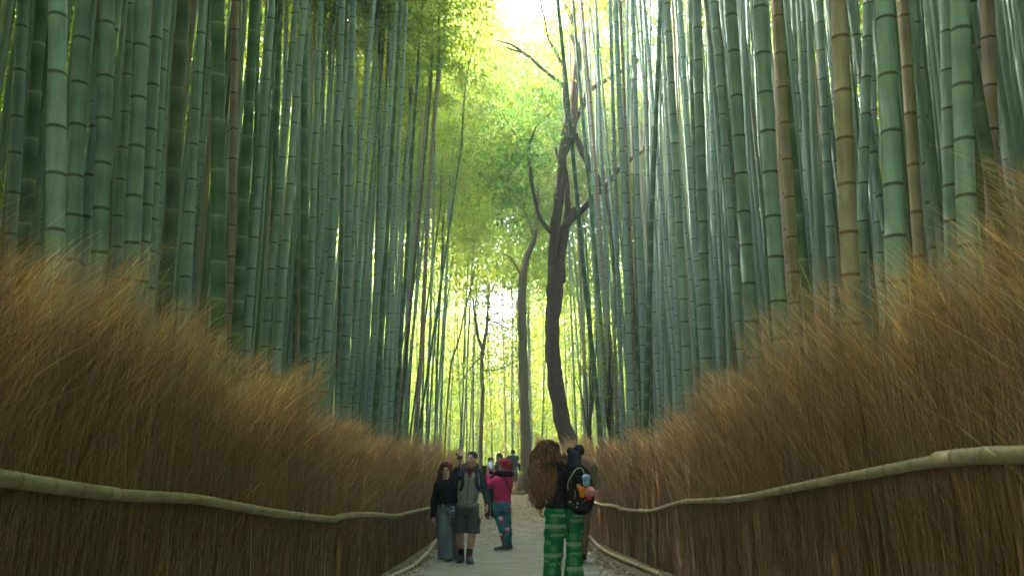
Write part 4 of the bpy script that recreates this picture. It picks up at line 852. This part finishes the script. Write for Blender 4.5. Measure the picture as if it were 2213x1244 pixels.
# ================================================================ the woman in pink
f = Fig('woman in pink sweater and floral leggings, seen from behind photographing with a phone', 16.6, 775, 900, 940, 4.09); J = f.J; R0 = f.root
j = dict(head=J(768,262,-.02), neck=J(776,350), pel=J(752,612,.02), shR=J(712,396,-.08), shL=J(812,386,.10), elR=J(640,440,-.02), wrR=J(628,328,.12), elL=J(720,430,.34), wrL=J(684,318,.22), hR=J(728,660,-.03), hL=J(782,656,.08), kR=J(770,835,-.06), kL=J(800,830,.08), aR=J(786,960,-.02), aL=J(816,955,.12))
v = Vol((-.52,-.4,-.02), (.4,.55,1.75), .006); torso(v, j, 0, 1.12, 1.2); fr = head(v, j['head'], (-.72,.62,.05), (0,0,1), .98); v.cap(j['neck'], j['head']+A3((0,0,-.05)), .05, .05, .03)
arm(v, j['shR'], j['elR'], j['wrR']); arm(v, j['shL'], j['elL'], j['wrL']); hand(v, j['wrR'], (.10,.05,1), (.5,.6,0), (.8,-.2,0), .8, .95); hand(v, j['wrL'], (-.18,-.1,1), (-.6,.5,0), (-.8,-.1,0), .8, .95)
for a in 'RL': leg(v, j['h'+a], j['k'+a], j['a'+a], 0, (.11,.066,.040))
vobj('body', v, M['skin'], R0, facecol(j['head'], fr, (.48,.26,.19), (.4,.14,.12), (.1,.04,.03), .98))
hc = j['head']; P = lambda x, y, z: A3(hc)+.98*(fr[0]*x+fr[1]*y+fr[2]*z)
v = Vol(hc-.26, hc+.26, .006); v.ell(P(0,-.018,.035), (.092,.105,.095), .01, fr); v.ell(P(0,.11,-.03), (.08,.062,.10), -.01, fr); c0 = J(800,262,-.02); v.ell(c0+A3((0,0,.01)), (.082,.075,.098), .04); v.chain([c0, c0+A3((.03,0,-.11))], [.075,.055], .03); v.rough(.010, 8, 3, (1.5,1.5,.8))
vobj('hair', v, M['hair'], R0, lambda V: np.tile([.42,.025,.05], (len(V),1))*(1+.45*sn(V*np.array([2,2,.7]), 14, 3))[:,None])
V, F_, C_ = hairstrands('hair', np.repeat(c0[None]+A3((0,0,.03)), 260, 0)+rng.normal(0,.05,(260,3)), rng.normal(0,.6,(260,3)), rng.uniform(.12,.22,260), None, lambda r, n, t: np.array([.40,.03,.06])*r.uniform(.4,1.5,(n,1,1))*np.ones((1,16,1)), 4, .012, 3, .006)
obj('hair_curls', mesh_np('hair_curls', V, F_, C_), M['hair'], R0)
v = Vol((-.55,-.4,.75), (.42,.55,1.55), .0068); torso(v, j, .018, 1.16, 1.22); hz = J(752,592)[2]; v.cut((0,0,hz), (-.16,0,-1)); arm(v, j['shR'], j['elR'], j['wrR'], .018); arm(v, j['shL'], j['elL'], j['wrL'], .018); v.cut(j['neck']+A3((0,0,.005)), (0,0,1)); v.rough(.006, 5, 2, (1,1,1.6))
vobj('sweater', v, M['cloth'], R0, (.66,.035,.17))
v = Vol((-.4,-.35,.02), (.42,.45,1.15), .0062); torso(v, j, .008, 1.14, 1.24)
for a in 'RL': leg(v, j['h'+a], j['k'+a], j['a'+a], .010, (.115,.072,.046))
v.ell(j['pel']+A3((.04,-.05,-.06)), (.13,.12,.12), .05); v.cut((0,0,hz+.04), (0,0,1)); v.cut((0,0,.085), (0,0,-1)); v.rough(.004, 6, 2)
def legg(V):
    C_ = np.tile(np.array([.014,.150,.230]), (len(V),1)); m_ = np.sin((V[:,2]+.35*V[:,0]+.02*sn(V,5,2))*150) > .35; C_[m_&(sn(V,3.5,8)>-.2)] = (.05,.30,.33); C_[sn(V,4,21) < -.55] = (.012,.045,.10)
    for (zx, zy, r_, cc) in ((745,730,.042,(.95,.58,.60)),(762,765,.034,(.62,.03,.08)),(815,655,.045,(.55,.03,.09)),(803,830,.038,(.95,.58,.60)),(800,850,.03,(.62,.03,.08)),(747,872,.032,(.95,.58,.60)),(752,908,.032,(.62,.03,.08)),(788,940,.028,(.55,.03,.09)),(780,975,.03,(.62,.03,.08)),(700,690,.03,(.03,.22,.20))):
        q = J(zx, zy, -.1); dd = np.hypot(V[:,0]-q[0], V[:,2]-q[2]); an = np.arctan2(V[:,2]-q[2], V[:,0]-q[0]); C_[dd < r_*(.92+.10*np.cos(5*an+zx))] = cc
        if cc[1] > .3: C_[dd < r_*.25] = (.75,.1,.12)
    return C_
vobj('leggings', v, M['cloth'], R0, legg)
v = Vol(j['neck']-A3((.3,.3,.12)), j['neck']+A3((.3,.3,.16)), .0065); n_ = j['neck']+A3((0,0,.025)); pts = [n_+A3((.125*math.cos(a), .125*math.sin(a), .005*math.sin(a))) for a in np.linspace(2.7, 2.7+5.6, 16)]; v.chain(pts, [.050]*16, .02); v.rough(.004, 9, 1); vobj('neck_pillow', v, M['cloth'], R0, (.014,.012,.014))
strap('bag_strap', [j['neck']+A3((-.02,-.15,-.02)), j['neck']+A3((.03,-.172,-.10)), j['neck']+A3((.075,-.165,-.22)), j['neck']+A3((.13,-.09,-.32))], .022, R0, 'cloth', (.02,.015,.02))
g_ = f.G(800,-.06); shoe('shoe', g_+A3((.01,.03,0)), g_+A3((-.235,-.03,0)), .10, R0, (.03,.033,.042), (.60,.62,.66)); g_ = f.G(828,.10); shoe('shoe', g_+A3((.01,.03,0)), g_+A3((-.21,.10,0)), .10, R0, (.03,.033,.042), (.60,.62,.66))
ph = J(653,262,.20); rp = empty('smartphone', f.o+ph); tag(rp, 'smartphone with lit screen held up by the woman in pink', 'phone'); rp.rotation_euler = (-.1,0,.12)
rbox('phone_case', (0,0,0), (.042,.006,.068), 'gear', rp, (.05,.06,.08), .004); rbox('screen', (0,-.0065,0), (.036,.001,.060), 'screen', rp, (.3,.4,.5), .0005)
# ================================================================ far walkers
def simple_person(label, d, foot, ox, oy, sc, H, face, top, bottom, hairc, skin, shorts=False, armpose=None, step=.12, h=.009, puff=0):
    f = Fig(label, d, foot, ox, oy, sc); R0 = f.root; k = H/1.75; a = math.atan2(face[0], -face[1]); rt = np.array([math.cos(a), math.sin(a), 0]); fw = np.array([face[0], face[1], 0.]); fw /= np.linalg.norm(fw)
    rt = np.array([-fw[1], fw[0], 0]); P = lambda x, y, z: (rt*x+fw*y)*k+np.array([0,0,z*k])
    j = dict(head=P(0,.02,1.62), neck=P(0,0,1.47), pel=P(0,0,.95), shR=P(-.18,0,1.43), shL=P(.18,0,1.43), elR=P(-.235,0,1.14), wrR=P(-.23,.08,.90), elL=P(.235,-.02,1.14), wrL=P(.24,.04,.90), hR=P(-.085,0,.90), hL=P(.085,0,.90), kR=P(-.095,step*.5+.02,.50), kL=P(.095,-step*.4,.50), aR=P(-.1,step,.09), aL=P(.1,-step,.09))
    if armpose: j.update({q: P(*w_) for q, w_ in armpose.items()})
    v = Vol((-.5,-.5,-.02), (.5,.5,1.85*k), h); torso(v, j); fr = head(v, j['head'], tuple(fw), (0,0,1), k); v.cap(j['neck'], j['head']+A3((0,0,-.05)), .055, .053, .03)
    for s_ in 'RL':
        arm(v, j['sh'+s_], j['el'+s_], j['wr'+s_]); leg(v, j['h'+s_], j['k'+s_], j['a'+s_])
        dr = j['wr'+s_]-j['el'+s_]; hand(v, j['wr'+s_], dr, fw*.3-rt*(1 if s_ == 'L' else -1), fw, .6, 1.0)
    vobj('body', v, M['skin'], R0, facecol(j['head'], fr, skin, (.35,.13,.11), (.04,.03,.02), k, 0))
    hc = j['head']; Q = lambda x, y, z: hc+k*(fr[0]*x+fr[1]*y+fr[2]*z); v = Vol(hc-.2, hc+.2, h*.8); v.ell(Q(0,-.02,.040), (.086*k,.102*k,.094*k), .01, fr); v.ell(Q(0,.09,-.03), (.08,.06,.09), -.01, fr); v.cut(Q(0,0,-.07), -fr[2]); v.rough(.005,16,3); vobj('hair', v, M['hair'], R0, hairc)
    v = Vol((-.5,-.5,.7*k), (.5,.5,1.6*k), h); torso(v, j, .02+puff, 1.05); v.cut((0,0,.86*k), (0,0,-1))
    for s_ in 'RL': arm(v, j['sh'+s_], j['el'+s_], j['wr'+s_], .018+puff*.6, k=.05)
    v.cap(j['neck'], j['neck']+A3((0,0,.05)), .072, .064, .03); v.cut(j['neck']+A3((0,0,.055)), (0,0,1)); v.rough(.006,5,3); vobj('jacket', v, M['cloth'], R0, top)
    v = Vol((-.4,-.5,0), (.4,.5,1.1*k), h); v.ell(j['pel'], (.17*k,.13*k,.14), .03)
    for s_ in 'RL':
        if shorts: v.chain([j['h'+s_], j['k'+s_]], [.10,.09], .03)
        else: v.chain([j['h'+s_], j['k'+s_], j['a'+s_]], [.105,.082,.070], .03)
    v.cut((0,0,(.50 if shorts else .07)*k), (0,0,-1)); v.cut((0,0,1.0*k), (0,0,1)); v.rough(.007,4,9); vobj('trousers', v, M['cloth'], R0, bottom)
    for s_ in 'RL': p_ = j['a'+s_]*np.array([1,1,0]); shoe('shoe', p_-fw*.05, p_+fw*.20, .10, R0, (.03,.03,.035), (.5,.5,.5))
    return f, j
simple_person('dark haired person in black facing the pink woman, half hidden behind her raised phone', 25.0, 655, 900, 940, 4.09, 1.66, (.15,-1), (.014,.013,.016), (.015,.015,.02), (.012,.010,.010), (.40,.25,.18), armpose=dict(elR=(-.2,.05,1.16), wrR=(-.1,.22,1.22), elL=(.22,.03,1.15), wrL=(.2,.1,.93)))
simple_person('short dark haired person in grey seen above the pink woman\'s shoulder', 27.0, 735, 900, 940, 4.09, 1.74, (-.9,-.3), (.07,.085,.10), (.03,.035,.05), (.015,.012,.012), (.42,.27,.19))
simple_person('walker in blue long sleeves and grey shorts farthest down the path', 35.5, 852, 900, 940, 4.09, 1.72, (.25,1), (.03,.085,.13), (.10,.10,.095), (.02,.015,.012), (.40,.22,.14), shorts=True, step=.16, armpose=dict(elR=(.26,.0,1.16), wrR=(.30,.08,.95), elL=(-.26,0,1.14), wrL=(-.27,.05,.92)))
# ================================================================ tan walker and jeans walker beyond the curly haired person
f, j = simple_person('black haired walker in tan jacket and trousers behind the curly haired person', 14.0, 560, 1110, 930, 3.96, 1.78, (-.18,1), (.20,.150,.095), (.235,.175,.115), (.010,.010,.012), (.40,.27,.19), h=.0065, step=.22, puff=.035, armpose=dict(elL=(-.25,.0,1.16), wrL=(-.15,.2,1.12), elR=(.27,-.02,1.20), wrR=(.10,.22,1.22), shR=(.17,0,1.40), shL=(-.17,0,1.40)))
simple_person('walker in blue jeans and black shoes, mostly hidden behind the green trousers', 14.3, 432, 1110, 930, 3.96, 1.62, (.1,1), (.02,.022,.03), (.035,.080,.180), (.02,.015,.012), (.40,.27,.19), h=.008, step=.10)
# ================================================================ the curly haired person in green trousers
D0 = 10.0
f = Fig('person with long curly brown hair, black sweater and green patterned trousers, seen from behind', D0, 430, 1110, 930, 3.96); J = f.J; R0 = f.root
j = dict(head=J(268,178,-.02), neck=J(345,285,.0), pel=J(432,690,0), shR=J(520,300,.02), shL=J(288,345,-.02), elL=J(240,505,.02), wrL=J(224,640,.0), elR=J(600,440,.20), wrR=J(560,560,.34), hL=J(362,740), hR=J(515,740), kL=J(334,1000,.02), kR=J(520,1000,-.02), aL=J(326,1240,.02), aR=J(520,1240,-.03))
# seen from behind: her own left is at the viewer's left
jt = dict(j); jt['shR'], jt['shL'] = j['shL'], j['shR']
v = Vol((-.50,-.32,-.08), (.42,.5,1.62), .0055); torso(v, jt, 0, .95, 1.0); fr = head(v, j['head'], (-.45,.75,-.45), (-.35,-.1,1), .98); v.cap(j['neck'], j['head']+A3((0,0,-.03)), .048, .05, .03)
arm(v, j['shL'], j['elL'], j['wrL']); arm(v, j['shR'], j['elR'], j['wrR']); hand(v, j['wrL'], (.03,.05,-1), (1,.2,0), (.1,1,0), .75, .98); hand(v, j['wrR'], (-.5,.6,.1), (0,0,1), (0,-1,.3), .6, .95)
for a in 'RL': leg(v, j['h'+a], j['k'+a], j['a'+a])
vobj('body', v, M['skin'], R0, facecol(j['head'], fr, (.42,.25,.18), (.4,.14,.12), (.05,.04,.03), .98))
v = Vol((-.52,-.32,.7), (.45,.5,1.55), .0062); torso(v, jt, .020, 1.0, 1.05); hz = J(430,668)[2]; v.cut((0,0,hz), (-.05,0,-1)); arm(v, j['shL'], j['elL'], j['wrL'], .020); arm(v, j['shR'], j['elR'], j['wrR'], .020); v.cut(j['neck']+A3((0,0,.02)), (-.3,0,1)); v.ell(J(385,640), (.165,.13,.035), .02); v.rough(.007, 5, 31, (1,1,1.6))
vobj('sweater', v, M['cloth'], R0, (.010,.010,.012))
v = Vol((-.36,-.3,-.04), (.38,.3,1.0), .0052); v.ell(J(437,700), (.225,.145,.13), .03)
v.chain([j['hL'], j['hL']+(j['kL']-j['hL'])*.5, j['kL'], j['aL']], [.118,.108,.092,.098], .03); v.chain([j['hR'], j['hR']+(j['kR']-j['hR'])*.5, j['kR'], j['aR']], [.120,.098,.080,.108], .03)
v.cut((0,0,.005), (0,0,-1)); v.cut((0,0,hz+.03), (0,0,1)); v.rough(.011, 2.6, 41, (1.3,1.3,1)); v.rough(.004, 7, 44, (1,1,1.6))
def greenp(V):
    C_ = np.tile(np.array([.008,.250,.100]), (len(V),1)); x, z = V[:,0], V[:,2]; wh = np.array([.66,.76,.70]); sc_ = 1/(f.sc*F/D0*1.005)
    zz = lambda zy: J(430, zy)[2]; xx = lambda zx: J(zx, 900)[0]; left = x < xx(448)
    def put(m_, a=1.0, c=wh): C_[m_] = C_[m_]*(1-a)+c*a
    def band(side, zy):      # greek-key band: translucent white with small blocks
        z0 = zz(zy)+.02*(x-xx(380 if side < 0 else 520)); m_ = (left if side < 0 else ~left)&(np.abs(z-z0) < .021); put(m_, .55)
        k_ = m_&(np.abs(z-z0) < .011)&(np.sin(x*210) > .15)&~((np.abs(z-z0) < .004)&(np.sin(x*210) > .7)); put(k_, .55, np.array([.10,.33,.2]))
    def zig(side, zy, x0=None, x1=None, per=.034, amp=.012):
        t = np.abs(((x/per)%1)-.5)*2; sl = left if side < 0 else ~left
        if x0 is not None: sl = sl&(x > xx(x0))&(x < xx(x1))
        put(sl&(np.abs(z-zz(zy)-amp*(t-.5)*2) < .0048), .95)
        put(sl&(np.abs(z-zz(zy)+.017-amp*.35*(t-.5)*2) < .0022), .45)
    def sun(zx, zy, r_):
        a = np.arctan2(z-zz(zy), x-xx(zx)); d_ = np.hypot(x-xx(zx), z-zz(zy)); put(np.abs(d_-r_*(.80+.20*np.cos(9*a))) < .0034, .42); put(np.abs(d_-r_*.45) < .003, .42); put(d_ < r_*.18, .4)
    def curl(side, zy, x0, x1):
        u_ = ((x-xx(x0))/.045)%1; d_ = np.hypot((u_-.5)*.045, z-zz(zy)); put((left if side < 0 else ~left)&(x > xx(x0))&(x < xx(x1))&(np.abs(d_-.014) < .003)&((z > zz(zy)-.004)|(u_ > .5)), .45)
    band(-1,812); band(-1,1060); band(1,962); band(1,1170); zig(-1,715,312,440); zig(-1,884,312,430); zig(-1,1134,296,358); zig(1,760,480,606); zig(1,1040,470,575); zig(1,1240,455,590); zig(1,716,500,590)
    sun(343,762,.040); sun(340,1005,.038); sun(322,1195,.036); sun(508,900,.045); sun(503,1105,.050); curl(-1,845,300,400); curl(1,993,475,570); curl(1,1203,455,580); curl(-1,1088,290,380); curl(-1,678,350,430); curl(1,690,540,610)
    sun(572,905,.026); sun(290,950,.024); sun(385,1130,.02); sun(578,860,.02); sun(275,1110,.02); put((np.abs(x-xx(306)) < .004)&(np.abs(z-zz(955)) < .03), .4)
    return C_
vobj('trousers', v, M['cloth'], R0, greenp)
for a, zx, dy in (('L',324,.04),('R',520,-.02)):
    g_ = f.G(zx, dy); shoe('shoe', g_+A3((0,-.07,0)), g_+A3((0,.17,0)), .08, R0, (.04,.04,.045), (.5,.5,.5))
# hair: opaque mass plus curling locks
hc = j['head']; v = Vol(J(420,560)*np.array([1,0,1])+A3((-.62,-.30,-.02)), J(420,60)*np.array([1,0,1])+A3((.10,.25,.08)), .0065)
pc = lambda *q: J(*q)
v.ell(pc(258,178,-.02), (.108,.122,.112), .03); v.ell(pc(300,130,-.02), (.10,.11,.055), .04)
v.chain([pc(205,190,-.05), pc(195,300,-.06), pc(190,400,-.05), pc(200,475,-.03)], [.060,.062,.046,.014], .04); v.chain([pc(270,200,-.11), pc(285,320,-.125), pc(310,420,-.13)], [.08,.085,.035], .04); v.chain([pc(235,220,-.10), pc(240,350,-.11), pc(235,420,-.09)], [.08,.070,.03], .04)
v.rough(.020, 4.5, 3, (1.2,1.2,.8)); v.rough(.010, 12, 5, (1.6,1.6,.5))
def hcol(V): 
    t = np.clip((J(0,330)[2]-V[:,2])/.35, 0, 1)[:,None]; s_ = (.5+.5*sn(V*np.array([3,3,.7]), 12, 6))[:,None]; a = np.array([.070,.034,.018])*(1-t)+np.array([.20,.105,.045])*t; return a*(.45+1.1*s_)
vobj('hair', v, M['hair'], R0, hcol)
r = np.random.default_rng(5); Vh, Fh = v.mesh(); e1 = Vh[Fh[:,1]]-Vh[Fh[:,0]]; e2 = Vh[Fh[:,2]]-Vh[Fh[:,0]]; Nf = np.cross(e1, e2); Nf /= np.linalg.norm(Nf,axis=1)[:,None]+1e-9
n = 5200; pk = r.integers(0, len(Fh), n); st = Vh[Fh[pk,0]]+Nf[pk]*.002; dr = Nf[pk]*.28; zt = J(0,80)[2]-st[:,2]; Ls = r.uniform(.08,.22,n)*(1+.3*(st[:,0] < pc(250,300)[0]))
tipc = lambda r, n, t: (np.array([.19,.098,.046])*(1-t[...,None]) + np.array([.46,.25,.10])*t[...,None])*np.exp(r.normal(-.05,.6,(n,1,1)))
V, F_, C_ = hairstrands('locks', st, dr, Ls, None, tipc, 8, .016, 2.4, .0072, 16, 1.0); obj('locks', mesh_np('locks', V, F_, C_), M['hair'], R0)
n = 1300; st = Vh[Fh[pk[:n],0]]; keep = st[:,2] < J(0,300)[2]; st = st[keep]; n = len(st)
V, F_, C_ = hairstrands('locks', st, r.normal(0,.22,(n,3)), r.uniform(.08,.18,n), None, tipc, 18, .018, 3.5, .0065, 20, .9); obj('locks', mesh_np('locks', V, F_, C_), M['hair'], R0)
n = 130; st = pc(400,235,-.06)+r.normal(0,1,(n,3))*np.array([.045,.04,.03]); dr = np.stack([r.uniform(-.2,1.3,n), r.normal(-.2,.3,n), r.normal(.3,.35,n)], 1)
V, F_, C_ = hairstrands('w', st, dr, r.uniform(.12,.34,n), None, tipc, 9, .014, 3, .005, 16, .35); obj('wisps', mesh_np('wisps', V, F_, C_), M['hair'], R0)
# ---- the backpack with its dangling charms
rb = empty('backpack', f.o); tag(rb, 'black backpack with pale cord and colourful charms on the curly haired person', 'backpack')
v = Vol(J(430,730)*np.array([1,0,1])+A3((-.03,-.36,-.05)), J(720,150)*np.array([1,0,1])+A3((.05,.12,.05)), .0062)
v.ell(J(570,560,-.19), (.155,.095,.185), .03); v.ell(J(560,430,-.19), (.140,.085,.17), .05); v.ell(J(575,650,-.18), (.11,.08,.08), .04); v.ell(J(520,330,-.15), (.085,.07,.12), .05); v.chain([J(490,175,-.08), J(520,230,-.11), J(535,290,-.13)], [.045,.060,.060], .03)
v.ell(J(600,600,-.27), (.105,.035,.10), .02); v.rough(.006, 6, 7); v.rough(.003, 15, 9)
def packc(V): C_ = np.tile([.014,.013,.016], (len(V),1)); C_[V[:,2] > J(0,300)[2]] = (.025,.030,.045); return C_
vobj('pack', v, M['cloth'], rb, packc)
strap('hanging_strap', [J(448,620,-.17), J(452,700,-.165), J(460,800,-.165), J(472,872,-.16)], .026, rb, 'cloth', (.012,.012,.014)); strap('compression_strap', [J(452,355,-.25), J(500,375,-.275), J(545,395,-.28)], .016, rb, 'cloth', (.02,.02,.022))
mb = MB(); add_tube(mb, spline([tuple(J(*q)) for q in ((466,505,-.27),(462,470,-.275),(470,430,-.28),(492,390,-.28),(520,345,-.27),(545,324,-.27),(572,318,-.27),(592,335,-.27),(604,370,-.28))], 4), .0055, 6, (.42,.50,.42)); obj('cord', mb.mesh('cord'), M['cloth'], rb)
for w_ in (((523,505,-.29),(527,540,-.295),(520,580,-.295)), ((600,605,-.31),(612,588,-.31),(625,600,-.31))):
    mb = MB(); add_tube(mb, [J(*q) for q in w_], .0035, 5, (.5,.42,.24)); obj('zip_pull', mb.mesh('zip_pull'), M['gear'], rb)
rbox('tag', J(555,470,-.30), (.020,.003,.016), 'gear', rb, (.40,.42,.42), .002)
for nm, q, r_, cc, fl in (('blue_pompom',(622,405,-.31),.046,(.36,.55,.72),1),('blue_pompom',(622,447,-.31),.040,(.34,.52,.70),1),('pink_pompom',(652,523,-.32),.058,(.85,.33,.36),1),('red_pompom',(650,572,-.32),.030,(.75,.03,.05),1)):
    c0 = J(*q); v = Vol(c0-r_*1.5, c0+r_*1.5, .0045); v.ell(c0, (r_*1.02,r_*.9,r_*.95), .01); v.rough(.0035, 22, 3); vobj(nm, v, M['cloth'], rb, cc)
v = Vol(J(585,520,-.31)-.12, J(585,520,-.31)+.12, .0045)
v.ell(J(575,492,-.32), (.030,.022,.022), .01); v.chain([J(562,490,-.31), J(582,520,-.32), J(612,545,-.32)], [.020,.026,.020], .01); v.chain([J(575,545,-.31), J(590,560,-.32), J(625,552,-.32)], [.018,.016,.012], .01); v.cap(J(600,480,-.31), J(590,505,-.32), .010, .012, .006); v.rough(.003, 20, 3)
vobj('orange_charm', v, M['cloth'], rb, (.85,.22,.015))
for q, r_, cc in (((482,608,-.285),.014,(.55,.55,.62)),((547,620,-.315),.012,(.55,.55,.62)),((513,632,-.305),.011,(.20,.02,.03)),((541,652,-.31),.010,(.35,.35,.40)),((585,608,-.325),.005,(.4,.4,.4))):
    mb = MB(); c0 = J(*q); add_tube(mb, [c0+A3((0,.012,0)), c0+A3((0,-.004,0))], r_, 12, cc); obj('pin_badge', mb.mesh('pin_badge'), M['gear'], rb)
# ---------------------------------------------------------------- light, world, camera
SUN_EL, SUN_AZ = math.radians(43), math.radians(-52)      # azimuth from +Y towards +X: ahead of the camera
w = bpy.data.worlds.new('World'); SC.world = w; w.use_nodes = True; nt = w.node_tree; nt.nodes.clear()
sk = nt.nodes.new('ShaderNodeTexSky'); sk.sky_type = 'NISHITA'; sk.sun_disc = False; sk.sun_elevation = SUN_EL; sk.sun_rotation = SUN_AZ
sk.air_density = 1.0; sk.dust_density = 3.0; sk.ozone_density = 1.0
bg = nt.nodes.new('ShaderNodeBackground'); bg.inputs[1].default_value = .15; ou = nt.nodes.new('ShaderNodeOutputWorld')
nt.links.new(sk.outputs[0], bg.inputs[0]); nt.links.new(bg.outputs[0], ou.inputs[0])
sd = bpy.data.lights.new('sun', 'SUN'); sd.energy = 2.0; sd.angle = math.radians(.5); sd.color = (1,.95,.86); so = bpy.data.objects.new('sun', sd); COL.objects.link(so)
dirv = Vector((math.sin(SUN_AZ)*math.cos(SUN_EL), math.cos(SUN_AZ)*math.cos(SUN_EL), math.sin(SUN_EL)))
so.rotation_euler = dirv.to_track_quat('Z', 'Y').to_euler(); so.location = (0,0,30)
cd = bpy.data.cameras.new('camera'); co = bpy.data.objects.new('camera', cd); COL.objects.link(co); SC.camera = co
co.location = (0,0,CAMZ); co.rotation_euler = (math.pi/2+PITCH, 0, 0); cd.sensor_width = 36; cd.lens = F/2213*36; cd.clip_start = .05; cd.clip_end = 3000
cd.dof.use_dof = True; cd.dof.focus_distance = 9.0; cd.dof.aperture_fstop = 5.6
vs = SC.view_settings; vs.view_transform = 'Standard'; vs.look = 'None'; vs.exposure = 4.55; vs.gamma = 1; vs.use_curve_mapping = False
cy = SC.cycles; cy.max_bounces = 6; cy.diffuse_bounces = 3; cy.glossy_bounces = 2; cy.transmission_bounces = 4; cy.caustics_reflective = False; cy.caustics_refractive = False
cy.sample_clamp_indirect = 6; cy.use_adaptive_sampling = True
try: cy.use_denoising = True; cy.denoiser = 'OPENIMAGEDENOISE'
except Exception: pass

def haze():
    m = bpy.data.materials.new('haze_air'); m.use_nodes = True; nt = m.node_tree; nt.nodes.clear()
    v = nt.nodes.new('ShaderNodeVolumePrincipled'); v.inputs['Color'].default_value = (.95,.98,.93,1); v.inputs['Density'].default_value = .0042; v.inputs['Anisotropy'].default_value = .3
    o = nt.nodes.new('ShaderNodeOutputMaterial'); nt.links.new(v.outputs[0], o.inputs['Volume'])
    bm = bmesh.new(); bmesh.ops.create_cube(bm, size=1); me = bpy.data.meshes.new('haze'); bm.to_mesh(me); bm.free()
    h = bpy.data.objects.new('haze', me); COL.objects.link(h); me.materials.append(m); h.scale = (310,330,40); h.location = (0,65,10); h['kind'] = 'stuff'; h['label'] = 'thin pale air between the near culms and the far woodland'
haze()
